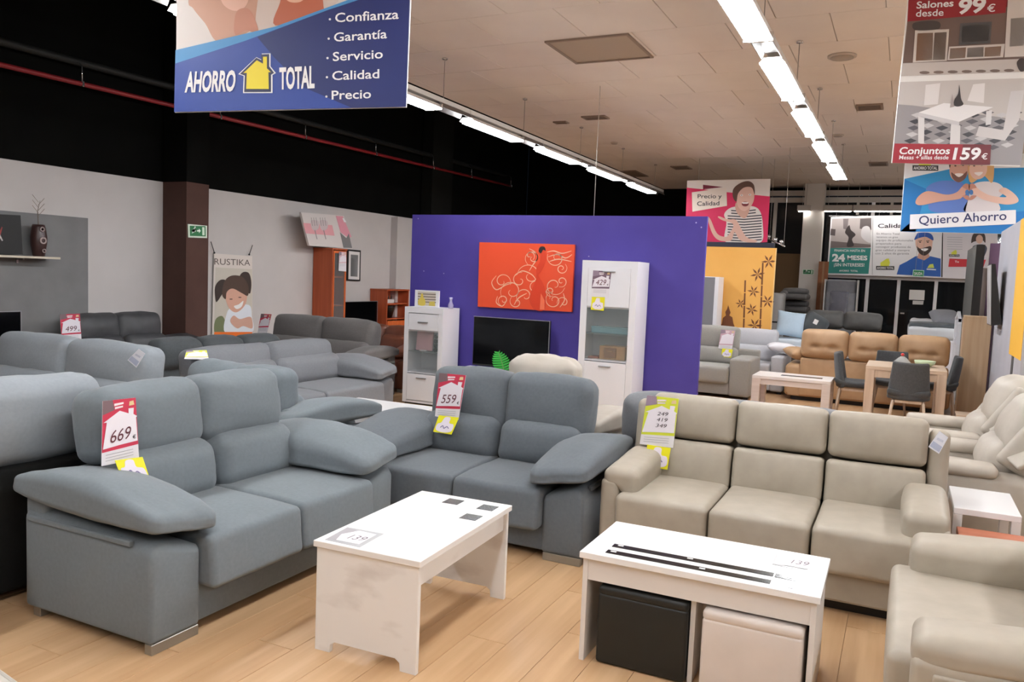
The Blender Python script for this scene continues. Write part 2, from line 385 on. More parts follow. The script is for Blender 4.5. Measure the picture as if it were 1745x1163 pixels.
def wing_sofa(name, label, loc, rz, W, n, fab, D=.88, pad=(1, 1), wings=True, heads=True, lower=True, group=None, aw=.105, sz=.45, padw=.205, flap=False):
    """compact sofa with narrow sides, soft arm pads, back wings and two tiers of back cushions"""
    o = thing(name, label, 'sofa', loc, rz, group); s = (W-2*aw)/n; sd = random.random()*9
    put('base', box(aw-.005, W-aw+.005, -.01, D-.06, .06, .24, .015, 2), fab, o)
    put('plinth', box(.06, W-.06, .06, D-.1, 0, .06), M_dark, o)
    put('back_panel', pb(W-.02, .13, .78, .04, (0, .01, 0), 4), fab, o, (W/2, D-.065, .06+.39))
    for k in (0, 1):
        xo = 0 if k == 0 else W; sg = 1 if k == 0 else -1
        put('side_panel', pb(aw+.005, D-.06, .46, .03, (0, 0, 0), 4), fab, o, (xo+sg*aw/2, (D-.06)/2+.0, .05+.23))
        if wings: put('wing', pb(aw, .2, .50, .045, (0, 0, .0), 4), fab, o, (xo+sg*aw/2, D-.17, .64), (-.12, 0, 0))
        if flap: put('arm_flap', pb(.02, D-.2, .035, .009, (0, 0, 0), 3), fab, o, (xo-sg*.004, (D-.2)/2+.06, .455))
        if pad[k]:
            def dr(v, sg=sg):
                t = max(0, min(1, (v.x*sg+.02)/.08))
                if v.z < 0: v.z *= .55+t*1.55
                v.z += .02*(v.y)/.3
                return v
            put('arm_pad', pb(padw, .58, .13, .045, (.01, .0, .012), 7, 3, .005, dr, sd+k), fab, o, (xo+sg*(padw/2+.008), .29, .525))
    for i in range(n):
        cx = aw+s*(i+.5)
        put('seat_cushion', pb(s-.01, .66, .235, .035, (0, .006, .014), 7, 3, .002, None, sd+i), fab, o, (cx, .26, sz-.118))
        if lower: put('back_cushion', pb(s-.01, .16, .262, .03, (0, .022, .0), 6, 3, .003, None, sd+i+2), fab, o, (cx, .62, .535), (-.17, 0, 0))
        if heads: put('headrest_cushion', pb(s-.008, .16, .262, .04, (.0, .028, .008), 6, 3, .003, None, sd+i+4), fab, o, (cx, .685, .808), (-.13, 0, 0))
    return o
N_ = wing_sofa('three_seat_sofa', 'stone beige three seat sofa with the yellow price sign', (-1.495, 4.34, 0), 0, 1.775, 3, L_beige)
# ------------------------------------------------------------------ the sofas behind
pillow_sofa('two_seat_sofa', 'light grey sofa with black back standing back to back with the 669 sofa', (-4.56, 3.12, 0), -R90, 2.4, 2, F_light, backmat=M_black_cloth, pil=(0, 0), hov=-.07, hz=.84, hh=.40, wr=.012, tilt=.02)
pillow_sofa('two_seat_sofa', 'light grey sofa with a white hanging tag on its corner, left edge', (-7.2, 3.62, 0), 0, 2.05, 2, F_light, arms=(1, 0), hz=.80, wr=.012)
pillow_sofa('leather_sofa', 'charcoal sofa against the left wall with the 499 price sign', (-7.99, 5.95, 0), R90, 1.75, 2, F_char, arms=(1, 1), hz=.80, hh=.34, pil=(1, 1), D=.86)
pillow_sofa('low_back_sofa', 'dark slate sofa whose low back cushions show beside the brown column', (-7.45, 7.5, 0), -R90-.12, 1.62, 3, F_green, hz=.68, hh=.3, aw=.2, arms=(0, 0))
pillow_sofa('two_seat_sofa', 'mid grey two seat sofa with a yellow card on its back cushion', (-4.99, 5.2, 0), R90, 2.2, 2, F_mid, arms=(0, 1), hz=.68, hh=.36, wr=.01)
pillow_sofa('two_seat_sofa', 'grey sofa seen from behind, just beyond the 669 sofa', (-3.62, 5.19, 0), math.pi, 1.4, 2, F_blue, pil=(1, 0), hz=.74, hh=.34, wr=.014, tilt=.02)
pillow_sofa('two_seat_sofa', 'warm dark grey sofa in front of the wooden wall unit', (-7.95, 7.8, 0), 0, 2.15, 2, F_warm, hz=.80, hh=.36)
pillow_sofa('leather_sofa', 'red brown leather sofa half hidden behind the white low cabinet', (-7.7, 9.1, 0), 0, 1.85, 2, L_brown, hz=.68, hh=.3)
pillow_sofa('two_seat_sofa', 'pale beige fabric sofa with slumped cushions behind the 559 sofa', (-1.84, 6.2, 0), math.pi, 1.32, 2, L_beige2, arms=(1, 0), hz=.80, hh=.40, wr=.03, tilt=-.05, hov=-.03, hd=(.05, -.13))
pillow_sofa('low_back_sofa', 'grey sofa seen from behind, beyond the beige three seat sofa', (-.02, 6.18, 0), math.pi, 1.7, 3, F_mid, arms=(1, 0), hz=.70, hh=.34, wr=.01, tilt=.0)
wing_sofa('armchair', 'beige armchair at the right edge facing the white coffee table', (.10, 4.06, 0), -R90, 1.3, 1, L_beige, D=.95, aw=.14, padw=.24, flap=True)
def square_sofa(name, label, loc, rz, W, n, fab, aw=.25, D=.9, arms=(1, 1), top=.95, cush=None, arm_h=.58):
    o = thing(name, label, 'sofa', loc, rz); x0 = aw if arms[0] else .02; x1 = W-(aw if arms[1] else .02); s = (x1-x0)/n
    put('base', box(x0, x1, .03, D-.05, .05, .25, .01, 2), fab, o); put('back_panel', pb(W-.02, .16, .62, .03, (0, 0, 0), 3), fab, o, (W/2, D-.08, .36))
    for k in (0, 1):
        if arms[k]: put('arm', pb(aw, D-.06, arm_h-.04, .035, (.005, 0, .012), 4), fab, o, ((aw/2) if k == 0 else W-aw/2, (D-.06)/2, .04+(arm_h-.04)/2))
        for y in (.06, D-.14): put('foot', box(.03 if k == 0 else W-.09, .09 if k == 0 else W-.03, y, y+.06, 0, .055), M_dark, o)
    for i in range(n):
        cx = x0+s*(i+.5)
        put('seat_cushion', pb(s-.01, .68, .24, .04, (0, .01, .015), 5), fab, o, (cx, .30, .33))
        put('back_cushion', pb(s-.01, .2, .26, .06, (0, .03, .0), 5), fab, o, (cx, .63, .56), (-.15, 0, 0))
        put('headrest_cushion', pb(s-.008, .2, top-.63, .06, (0, .03, .015), 5), cush or fab, o, (cx, .72, (top+.66)/2), (-.1, 0, 0))
    return o
square_sofa('square_arm_sofa', 'taupe grey square armed sofa with price sign beside the purple panel', (-3.95, 11.75, 0), 0, 2.05, 2, F_taupe, aw=.3, top=.98)
square_sofa('square_arm_sofa', 'pale grey square sofa tucked behind the taupe one before the yellow panel', (-2.55, 12.72, 0), 0, .98, 1, fabric('pale_grey_fabric', (186, 186, 190)), arms=(0, 1), top=.92, aw=.2)
# tan sofa, its back to the camera
def tan_sofa():
    o = thing('three_seat_sofa', 'tan sofa with tufted headrests standing behind the dining table', 'sofa', (.64, 13.22, 0), math.pi)
    W = 2.15; D = .9
    put('base', box(.05, W-.05, .02, D-.02, .06, .30, .02, 2), L_tan, o); put('plinth', box(.1, W-.1, .06, D-.08, 0, .06), M_dark, o)
    for i in range(2): put('back_panel', pb((W-.25)/2-.004, .16, .56, .03, (0, .012, 0), 4), L_tan, o, (.125+.0+(W-.25)/4*(1+2*i)-.08, D-.07, .35))
    for k in (0, 1): put('arm', pb(.24, D-.05, .46, .06, (.01, 0, .02), 4), L_tan, o, (.12 if k == 0 else W-.12, D/2, .29))
    for i in range(3):
        x = .05+.633*(i+.5)
        def tuft(v):
            if v.y > 0 or v.y < 0:
                for tx in (-.12, .12):
                    d = math.hypot(v.x-tx, (v.z+.04)*1.5); v.y *= 1-.35*math.exp(-(d/.05)**2)
                v.y *= 1-.12*math.exp(-((v.z+.04)/.03)**2)*(1 if abs(v.x) < .16 else .2)
            return v
        put('headrest_cushion', pb(.62, .24, .40, .07, (.01, .05, .015), 14, 3, .003, tuft, i), L_tan, o, (x, D-.08, .84), (.02, 0, 0))
        put('seat_cushion', pb(.60, .6, .2, .05, (0, .01, .02), 4), L_tan, o, (x, .3, .40))
tan_sofa()
def free_pillow(label, loc, rot, w_, d_, t_, mat, seed=0, group=None):
    o = put('cushion', pillow(w_, d_, t_, seed=seed), mat, None, loc, rot); return tag(o, label, 'cushion', group)
free_pillow('crumpled tan cushion lying on the near arm of the tan sofa', (-1.33, 12.6, .66), (.12, .1, .5), .42, .4, .17, L_tan, 3)
free_pillow('white cushion lying on the pale grey sofa arm', (-1.66, 13.05, .70), (0, .05, .2), .44, .4, .14, plain((232, 232, 236), .8), 5)
# recliner armchairs on the right, facing left
def recliner(label, y):
    o = thing('recliner_armchair', label, 'armchair', (.06, y, 0), -R90, 'beige recliners')
    W = 1.0; fab = L_beige2
    put('base', box(.1, W-.1, .03, .8, .05, .30, .02, 2), fab, o); put('plinth', box(.15, W-.15, .08, .8, 0, .05), M_dark, o)
    for k in (0, 1):
        x = .09 if k == 0 else W-.09
        put('arm', pb(.18, .82, .50, .05, (.01, 0, .015), 5), fab, o, (x, .42, .30)); put('arm_pad', pb(.22, .5, .07, .03, (0, 0, .01), 5, 2, .004), fab, o, (x, .27, .57))
        put('side_wing', pb(.07, .30, .42, .035, (.01, 0, 0), 4, 2, .006), fab, o, (x+(.02 if k == 0 else -.02), .74, .74), (-.55, 0, 0))
    put('seat_cushion', pb(W-.36, .6, .2, .06, (0, .02, .03), 5, 2, .004), fab, o, (W/2, .3, .40))
    put('lumbar_cushion', pb(W-.38, .22, .28, .09, (.01, .05, .02), 6, 3, .008, None, y), fab, o, (W/2, .58, .58), (-.3, 0, 0))
    put('headrest_cushion', pb(W-.28, .26, .42, .11, (.02, .06, .03), 7, 3, .012, None, y+2), fab, o, (W/2, .74, .80), (-.4, 0, 0))
    put('back_shell', pb(W-.2, .12, .8, .04, (0, .02, 0), 4), fab, o, (W/2, .87, .50), (-.2, 0, 0))
    put('back_flap', pb(.16, .03, .34, .012, (0, 0, 0), 3, 2, .01), fab, o, (W-.03, .72, .74), (-.9, .2, .3))
recliner('beige recliner armchair, nearer of the two behind the white side table', 6.62)
recliner('beige recliner armchair, farther of the two, beside the oak cabinet', 7.78)
# ------------------------------------------------------------------ coffee tables and poufs in front
M_marble = textured('white_marble_laminate', (238, 236, 233), (196, 188, 182), (2.6, 2.6, 5.5), .35, .02, 40, 12, .52, .78)
def seg_rot(px): return px
t1 = thing('coffee_table', 'white marble look coffee table with three dark square insets', 'table', (-1.676, 2.707, 0), .0431)
# local: x across (towards -X is negative), y along; near right corner of the top at the origin
L1, W1, H1 = .929, .525, .484
put('table_top', box(-W1, 0, 0, L1, H1-.027, H1, .002), M_marble, t1)
def side_prof(w0, w1, h_): 
    return [(w0, 0), (w0, h_), (w1, h_), (w1, 0), (w1-.075, 0), (w1-.078, .035), (w1-.1, .05), (w0+.1, .05), (w0+.078, .035), (w0+.075, 0)]
sp = side_prof(-W1+.012, -.012, H1-.027)
put('side_panel', prism(sp, .012, .034, 'y'), M_marble, t1); put('side_panel', prism(sp, L1-.034, L1-.012, 'y'), M_marble, t1)
for x in (-W1+.03, -.03-.018): put('apron', box(x, x+.018, .034, L1-.034, H1-.125, H1-.027), M_marble, t1)
put('shelf', box(-W1+.048, -.048, .034, L1-.034, H1-.125, H1-.11), M_marble, t1)
M_slate = plain((62, 62, 62), .25, name='smoked_inset')
for (a, b_) in ((-.30, .80), (-.115, .835), (-.135, .675)):
    pass
def t1loc(px, py):
    q = onz(px, py, H1)-Vector((-1.676, 2.707, H1)); c_, s_ = math.cos(.0431), math.sin(.0431)
    return (q.x*c_+q.y*s_, -q.x*s_+q.y*c_)
for (px, py) in ((772.5, 855.5), (831, 866), (802.5, 882)):
    x, y = t1loc(px, py); put('inset_tile', box(x-.043, x+.043, y-.043, y+.043, H1-.001, H1+.0015), M_slate, t1)
X2, Y2, L2, W2, H2 = -1.172, 3.175, .968, .499, .4855
t2 = thing('coffee_table', 'glossy white coffee table with two black strips along its top', 'table', (X2, Y2, 0), .0094)
M_wt = plain((240, 240, 240), .18, name='white_gloss_board'); M_wt2 = plain((226, 222, 218), .4, name='white_board_edge')
put('table_top', box(0, L2, 0, W2, H2-.028, H2, .002), M_wt, t2)
for x in (.012, L2-.034): put('side_panel', box(x, x+.022, .02, W2-.012, 0, H2-.028, .001), M_wt2, t2)
put('apron', box(.034, L2-.034, .026, .044, H2-.125, H2-.028), M_wt2, t2); put('apron', box(.034, L2-.034, W2-.044, W2-.026, H2-.125, H2-.028), M_wt2, t2)
put('centre_panel', box(L2/2-.01, L2/2+.01, .06, W2-.06, .0, H2-.12), M_wt2, t2)
def t2loc(px, py):
    q = onz(px, py, H2)-Vector((X2, Y2, H2)); c_, s_ = math.cos(.0094), math.sin(.0094); return (q.x*c_+q.y*s_, -q.x*s_+q.y*c_)
M_strip = plain((22, 22, 22), .15, name='black_gloss_strip')
def strip(pa_, pb_, wd=.042):
    a = Vector(t2loc(*pa_)+(0,)); b_ = Vector(t2loc(*pb_)+(0,)); d = (b_-a).normalized(); n_ = Vector((-d.y, d.x, 0))*wd/2
    P_ = [a-n_, b_-n_, b_+n_, a+n_]; return put('black_strip', prism([(p.x, p.y) for p in P_], H2-.001, H2+.002, 'z'), M_strip, t2)
for (pa_, pb_, dots) in (((1045, 930), (1318, 980.5), ((1058, 931.5), (1176, 953.5))), ((1321, 981.5), (1358, 988.5), ((1345.5, 986),)), ((1034, 940), (1313, 993), ((1045.5, 941.5), (1196.5, 970.5))), ((1343, 999.5), (1354.5, 1001.5), ())):
    s_ = strip(pa_, pb_)
    for d_ in dots:
        x, y = t2loc(*d_); put('stud', box(x-.012, x+.012, y-.006, y+.006, H2+.001, H2+.0035), M_wt, s_)
def pouf(label, loc, s, mat, h_=.40, rz=0):
    o = thing('cube_pouf', label, 'pouf', loc, rz, 'poufs under the white coffee table')
    put('body', pb(s, s, h_-.04, .012, (.003, .003, 0), 4, 2), mat, o, (0, 0, (h_-.04)/2+.004)); put('lid', pb(s+.002, s+.002, .045, .018, (0, 0, .006), 4, 2), mat, o, (0, 0, h_-.0225))
    for a in (-1, 1):
        for b_ in (-1, 1): put('foot', box(a*(s/2-.05)-.015, a*(s/2-.05)+.015, b_*(s/2-.05)-.015, b_*(s/2-.05)+.015, 0, .006), M_dark, o)
pouf('black leatherette cube pouf under the white coffee table', (X2+.275, Y2+.225, 0), .385, leather('black_leatherette', (20, 22, 20), 2, .5), .345)
pouf('white leatherette cube pouf under the white coffee table', (X2+.725, Y2+.2, 0), .385, leather('white_leatherette', (218, 208, 200), 3, .45), .345)
# white table behind, side table on the right, terracotta table
def low_table(name, label, x0, x1, y0, y1, h_, mat, legw=.06, th=.035, mat2=None, panels=False, apron=.0):
    o = thing(name, label, 'table', (x0, y0, 0)); W, D = x1-x0, y1-y0
    put('table_top', box(0, W, 0, D, h_-th, h_, .003), mat, o)
    if panels:
        for x in (.02, W-.02-.03): put('side_panel', box(x, x+.03, .03, D-.03, 0, h_-th), mat2 or mat, o)
    else:
        for x in (.0, W-legw):
            for y in (.0, D-legw): put('leg', box(x, x+legw, y, y+legw, 0, h_-th, .002), mat2 or mat, o)
    if apron:
        put('apron', box(legw, W-legw, .015, .033, h_-th-apron, h_-th), mat2 or mat, o); put('apron', box(legw, W-legw, D-.033, D-.015, h_-th-apron, h_-th), mat2 or mat, o)
    return o
low_table('coffee_table', 'plain white coffee table in front of the mid grey sofa', -4.52, -3.66, 5.5, 6.12, .45, M_wt, panels=True, apron=.1)
low_table('side_table', 'small white side table beside the beige recliner', .315, .63, 4.9, 5.44, .50, M_wt, .045, .035, M_wt2)
low_table('side_table', 'terracotta brown side table edge beside the beige armchair', .33, .85, 4.42, 4.82, .42, wood('terracotta_board', (170, 100, 74), (184, 114, 88), 'x'), panels=True)
M_bleach = wood('bleached_wood', (206, 192, 182), (222, 210, 202), 'x', 1)
cw = low_table('coffee_table', 'whitewashed wooden coffee table in front of the taupe sofa', -1.69, -.75, 10.6, 11.2, .50, wood('whitewashed_top', (222, 214, 208), (232, 226, 222), 'x'), .1, .04, M_bleach, apron=.07)
put('glass_inset', box(.32, .82, .22, .34, .4995, .502), plain((60, 60, 62), .2), cw)
o = thing('pouf', 'dark grey cushioned pouf beside the plain white coffee table', 'pouf', (-3.42, 5.3, 0))
put('body', pb(.3, .3, .3, .04, (0, 0, 0), 3), F_dark, o, (0, 0, .16)); put('cushion', pb(.35, .35, .16, .07, (0, 0, .02), 5, 3, .006), F_dark, o, (0, 0, .39)); 
# ------------------------------------------------------------------ dining set
M_ash = wood('pale_ash', (196, 172, 148), (216, 194, 172), 'z', 1); M_ash2 = wood('pale_ash_top', (200, 176, 152), (218, 196, 174), 'x', 1)
dt = low_table('dining_table', 'pale ash dining table in front of the tan sofa', -.37, .5, 10.6, 11.45, .735, M_ash2, .1, .045, M_ash, apron=.09)
M_shell = fabric('charcoal_chair_fabric', (72, 74, 76), 5)
def dining_chair(label, x, y, rz):
    o = thing('dining_chair', label, 'chair', (x, y, 0), rz, 'charcoal dining chairs')
    def bend(v):
        v.y += .10*(v.x/.22)**2*-.5; return v
    def bk(v):
        t = (v.z+.2)/.4; v.x *= 1.0-.16*t; v.y += -.22*(v.x/.22)**2*.35; return v
    put('backrest', pb(.45, .05, .44, .022, (0, .006, 0), 8, 2, 0, bk), M_shell, o, (0, .20, .62), (-.13, 0, 0))
    put('seat', pb(.45, .42, .07, .03, (0, 0, .0), 6, 2, 0, lambda v: Vector((v.x, v.y, v.z+.03*(v.x/.22)**2+.05*max(0, v.y/.21)**3))), M_shell, o, (0, 0, .435))
    put('leg_frame', boxes([(-.17, .17, -.16, -.13, .37, .40), (-.17, .17, .13, .16, .37, .40), (-.17, -.14, -.16, .16, .37, .40), (.14, .17, -.16, .16, .37, .40)]), M_ash, o)
    for a in (-1, 1):
        for b_ in (-1, 1): put('leg', tube([(a*.155, b_*.145, .40), (a*.205, b_*.19, 0)], .017, 8, True, .012), M_ash, o)
    return o
dining_chair('charcoal shell dining chair with its back to the camera', .11, 10.38, math.pi)
dining_chair('charcoal shell dining chair at the left end of the dining table', -.52, 11.08, R90)
dining_chair('charcoal shell dining chair tucked at the far right corner of the dining table', .47, 11.74, -R90)
dining_chair('charcoal shell dining chair on the far side of the dining table', -.1, 11.72, 0)
o = thing('glass_bowl', 'small clear glass dish with a red knob on the dining table', 'dish', (.02, 11.05, .735))
put('bowl', lathe([(.03, 0), (.09, .02), (.1, .04), (.05, .09), (.02, .11)], 16), glass('clear_glassware', (235, 240, 240), .35), o); put('knob', lathe([(.005, .11), (.02, .125), (.02, .14), (.004, .15)], 10), plain((210, 60, 60), .4), o)
o = thing('green_bowl', 'pale green woven bowl on the dining table', 'bowl', (.27, 11.05, .735))
put('bowl', lathe([(.06, 0), (.11, .04), (.12, .075), (.11, .075), (.05, .012)], 16), plain((196, 214, 178), .5), o); put('foot', lathe([(.05, -.0), (.06, .006)], 12), plain((196, 214, 178), .5), o)
# oak cabinet end panel, small ash drawer box
M_oak = wood('oak_board', (176, 146, 112), (196, 168, 136), 'z', .7)
o = thing('oak_cabinet', 'tall plain oak cabinet standing side on behind the recliners', 'cabinet', (.72, 12.05, 0)); ot = 1.36
put('side_panel', box(0, .30, 0, .025, .02, ot-.025, .002), M_oak, o); put('top_panel', box(-.005, .31, -.004, .37, ot-.025, ot, .002), M_oak, o); put('side_panel', box(0, .30, .325, .35, .02, ot-.025), M_oak, o)
put('back_panel', box(.285, .31, .025, .325, .02, ot-.025), M_dark, o); put('door', box(-.012, .006, .03, .32, .05, ot-.03), M_oak, o); put('plinth', box(.02, .28, .02, .33, 0, .02), M_dark, o)
o = thing('bedside_cabinet', 'small pale ash drawer unit beside the oak cabinet', 'cabinet', (.62, 10.35, 0))
put('body', box(0, .3, 0, .32, 0, .26, .003), M_ash2, o); put('top', box(-.01, .31, -.01, .33, .26, .28, .003), M_ash2, o); put('drawer', box(.02, .28, -.014, 0, .05, .24, .002), M_ash2, o); put('knob', tube([(.15, -.014, .15), (.15, -.035, .15)], .01, 8), M_chrome, o)
# ------------------------------------------------------------------ partitions
M_purple = textured('purple_matt_paint', (66, 54, 136), (71, 59, 142), (2, 2, 2), .7, .03, 60)
pp = thing('partition_panel', 'tall purple partition panel carrying the orange canvas', 'partition', (-5.80, 8.9, 0))
put('panel', box(0, 3.80, 0, .05, 0, 2.37, .002), M_purple, pp)
for (x, z) in ((.09, 2.32), (3.68, 2.30), (3.74, 2.25), (.2, 1.65), (.5, 1.63), (2.45, 1.9)): put('screw', lathe([(.008, 0), (.006, .003)], 8), plain((150, 145, 190), .4), pp, (x, 0, z), (R90, 0, 0))
for x in (.4, 3.4): put('support_foot', box(x-.03, x+.03, .05, .55, 0, .06), M_alu, pp)
yp = ony(1322, 423, 13.75)
M_yellow = textured('amber_yellow_paint', (226, 168, 84), (232, 176, 92), (2, 2, 2), .7, .03, 60)
ypan = thing('partition_panel', 'amber yellow partition panel with brown bamboo and buddha decals', 'partition', (yp.x-2.6, 13.75, 0))
put('panel', box(0, 2.6, 0, .05, 0, yp.z, .002), M_yellow, ypan); put('edge_trim', box(2.6, 2.612, -.004, .054, 0, yp.z), plain((240, 200, 130), .5), ypan)
for x in (.4, 2.3): put('support_foot', box(x-.03, x+.03, .05, .5, 0, .06), M_alu, ypan)
wl = thing('partition_wall', 'lilac grey partition wall on the right with a canvas hung on it', 'partition', (1.05, 9.2, 0))
put('panel', box(0, .1, 0, 3.0, 0, 2.46, .003), textured('lilac_grey_paint', (172, 172, 180), (178, 178, 186), (2, 2, 2), .8, .04, 60), wl)
put('yellow_mural', box(-.003, 0, 0, 1.0, 1.02, 2.46), plain((232, 180, 60), .7), wl); put('dark_mural_edge', box(-.004, 0, .55, .72, .0, 1.02), plain((70, 70, 72), .7), wl)
# ================================================================== printed boards
def cat_rom(P, k=5):
    out = []; n = len(P)
    for i in range(n):
        p0, p1, p2, p3 = [Vector(P[(i+j-1) % n]) for j in range(4)]
        for s in range(k):
            t = s/k; out.append(tuple(.5*((2*p1)+(p2-p0)*t+(2*p0-5*p1+4*p2-p3)*t*t+(3*p1-p0-3*p2+p3)*t**3)))
    return out
TXT = {}
def text_mesh(s, bold):
    if (s, bold) in TXT: return TXT[(s, bold)]
    cu = bpy.data.curves.new('lettering', 'FONT'); cu.body = s; cu.offset = bold; cu.resolution_u = 3; cu.fill_mode = 'FRONT'
    ob = bpy.data.objects.new('lettering_tmp', cu); me = ob.to_mesh()
    V = [v.co.copy() for v in me.vertices]; F = [tuple(p.vertices) for p in me.polygons]
    ob.to_mesh_clear(); bpy.data.objects.remove(ob); bpy.data.curves.remove(cu)
    TXT[(s, bold)] = (V, F); return V, F
class Board:
    """flat thing in a vertical plane through P0; r is its horizontal direction (viewer's right). Local x = r, y = back, z = up"""
    def __init__(s, name, label, cat, P0, r, corners, th=.01, mat=None, group=None, base=None, part='board', root=None, tilt=0, zfix=None):
        s.P0 = Vector(P0); s.r = Vector((r[0], r[1], 0)).normalized(); s.n = s.r.cross(Vector((0, 0, 1)))
        if tilt: s.n = (s.n*math.cos(tilt)+Vector((0, 0, 1))*math.sin(tilt))
        s.up = s.n.cross(s.r)
        W3 = [s.w(*c) for c in corners]
        xs = [(p-s.P0).dot(s.r) for p in W3]; zs = [(p-s.P0).dot(s.up) for p in W3]
        s.org = s.P0+s.r*(min(xs)+max(xs))/2+s.up*(min(zs) if base is None else base)
        if root is None:
            s.o = thing(name, label, cat, s.org, math.atan2(s.r.y, s.r.x), group)
            if tilt: s.o.rotation_euler = Matrix((s.r, -s.n, s.up)).transposed().to_euler()
        s.parts = {}
        s.poly0 = [s.loc(*c) for c in corners]
        put(part, prism(s.poly0, 0, th, 'y'), mat or plain((235, 235, 235), .5), s.o)
    def w(s, x, y):
        d = ray(x, y); return EYE+d*((s.P0-EYE).dot(s.n)/d.dot(s.n))
    def loc(s, x, y):
        p = s.w(x, y)-s.org; return (p.dot(s.r), p.dot(s.up))
    def add(s, part, V, F, c, layer, rough=.5):
        L = s.parts.setdefault(part, ([], [], [], [])); b = len(L[0]); y = -.0011*layer-.0009
        L[0].extend([(p[0], y, p[1]) for p in V]); m = plain(c, rough) if not isinstance(c, bpy.types.Material) else c
        if m not in L[3]: L[3].append(m)
        for f in F: L[1].append(tuple(b+i for i in f)); L[2].append(L[3].index(m))
    def poly(s, part, pts, c, layer=1, smooth=False, px=True):
        P = cat_rom(pts) if smooth else pts
        P = [s.loc(*p) for p in P] if px else P
        s.add(part, P, [tuple(range(len(P)))], c, layer)
    def ell(s, part, x, y, rx, ry, c, layer=1, n=20, px=True, rot=0):
        s.poly(part, [(x+rx*math.cos(rot)*math.cos(t)-ry*math.sin(rot)*math.sin(t), y+rx*math.sin(rot)*math.cos(t)+ry*math.cos(rot)*math.sin(t)) for t in [2*math.pi*k/n for k in range(n)]], c, layer, False, px)
    def line(s, part, pts, wd, c, layer=1, smooth=True, taper=False):
        P = [Vector(s.loc(*p)) for p in pts]
        if smooth and len(P) > 2:
            Q = []
            for i in range(len(P)-1):
                p0, p1, p2, p3 = P[max(i-1, 0)], P[i], P[i+1], P[min(i+2, len(P)-1)]
                for k in range(5):
                    t = k/5; Q.append(.5*((2*p1)+(p2-p0)*t+(2*p0-5*p1+4*p2-p3)*t*t+(3*p1-p0-3*p2+p3)*t**3))
            P = Q+[P[-1]]
        V = []; F = []; n = len(P)
        for i, p in enumerate(P):
            d = P[min(i+1, n-1)]-P[max(i-1, 0)]; d = d.normalized() if d.length else Vector((1, 0)); q = Vector((-d.y, d.x))*wd/2*(math.sin(math.pi*(.12+.76*i/max(1, n-1))) if taper else 1)
            V += [p+q, p-q]
            if i: F.append((2*i-2, 2*i-1, 2*i+1, 2*i))
        s.add(part, V, F, c, layer)
    def text(s, part, t, a, b, cap, c, layer=2, bold=.0, slant=0.0):
        """text from pixel a (left end of base line) to b (right end); cap = pixel at the height of a capital above a"""
        V, F = text_mesh(t, bold); s.nt = getattr(s, 'nt', 0)+1; part = part+'#%d' % s.nt
        if not V: return
        x0 = min(v.x for v in V); x1 = max(v.x for v in V)
        A, B, C = Vector(s.loc(*a)), Vector(s.loc(*b)), Vector(s.loc(*cap)); U = B-A; Wv = C-A
        s.add(part, [A+U*((v.x-x0)/(x1-x0))+Wv*(v.y/.72)+U.normalized()*slant*v.y/.72*Wv.length for v in V], F, c, layer)
    def done(s):
        for k, (V, F, mi, ms) in s.parts.items():
            k = k.split('#')[0]; me = bpy.data.meshes.new(k); me.from_pydata(V, [], F); me.update()
            for m in ms: me.materials.append(m)
            me.polygons.foreach_set('material_index', mi)
            put(k, me, None, s.o)
        return s.o
    def wires(s, pts, ztop=ZC, r=.003):
        for p in pts:
            x, z = s.loc(*p) if not isinstance(p, float) else (p, 0)
            put('hanging_wire', tube([(x, .004, z-.01), (x, .004, ztop-s.org.z)], r, 5), plain((170, 165, 160), .4), s.o)
WHT = (238, 238, 238)
def house_logo(b, part, x, y, w_, h_, layer=2, sk=0.0):
    """yellow house emblem with chimney and white rim, mascot left out"""
    def T(u, v): return (x+u*w_, y-v*h_-u*w_*sk)
    outer = [(-.42, 0), (-.40, .45), (-.56, .50), (-.02, .93), (.14, .86), (.14, 1.02), (.40, 1.02), (.40, .68), (.56, .50), (.46, .45), (.46, -.02)]
    inner = [(-.35, .08), (-.33, .52), (-.44, .52), (0, .86), (.2, .76), (.2, .95), (.33, .95), (.33, .63), (.46, .52), (.38, .52), (.39, .06)]
    dark = [(u*1.05, v*1.02-.01) for u, v in outer]
    b.poly(part, [T(u*1.10, v*1.05-.03) for u, v in outer], (240, 240, 240), layer); b.poly(part, [T(u, v) for u, v in outer], (40, 45, 80), layer+1); b.poly(part, [T(u, v) for u, v in inner], (232, 214, 50), layer+2)
def mini_logo(b, part, x, y, w_, dark=(40, 40, 44), layer=3):
    b.poly(part, [(x-w_/2, y), (x+w_/2, y+.4), (x+w_/2, y-w_*.2), (x-w_/2, y-w_*.21)], dark, layer)
    b.text(part, 'AHORRO TOTAL', (x-w_*.46, y-w_*.045), (x+w_*.46, y-w_*.04), (x-w_*.46, y-w_*.165), (240, 240, 240), layer+1, .02)
    b.poly(part, [(x-w_*.26, y-w_*.21), (x-w_*.26, y-w_*.36), (x-w_*.3, y-w_*.36), (x+.06*w_, y-w_*.6), (x+.2*w_, y-w_*.62), (x+.26*w_, y-w_*.38), (x+.2*w_, y-w_*.2)], (214, 218, 70), layer)
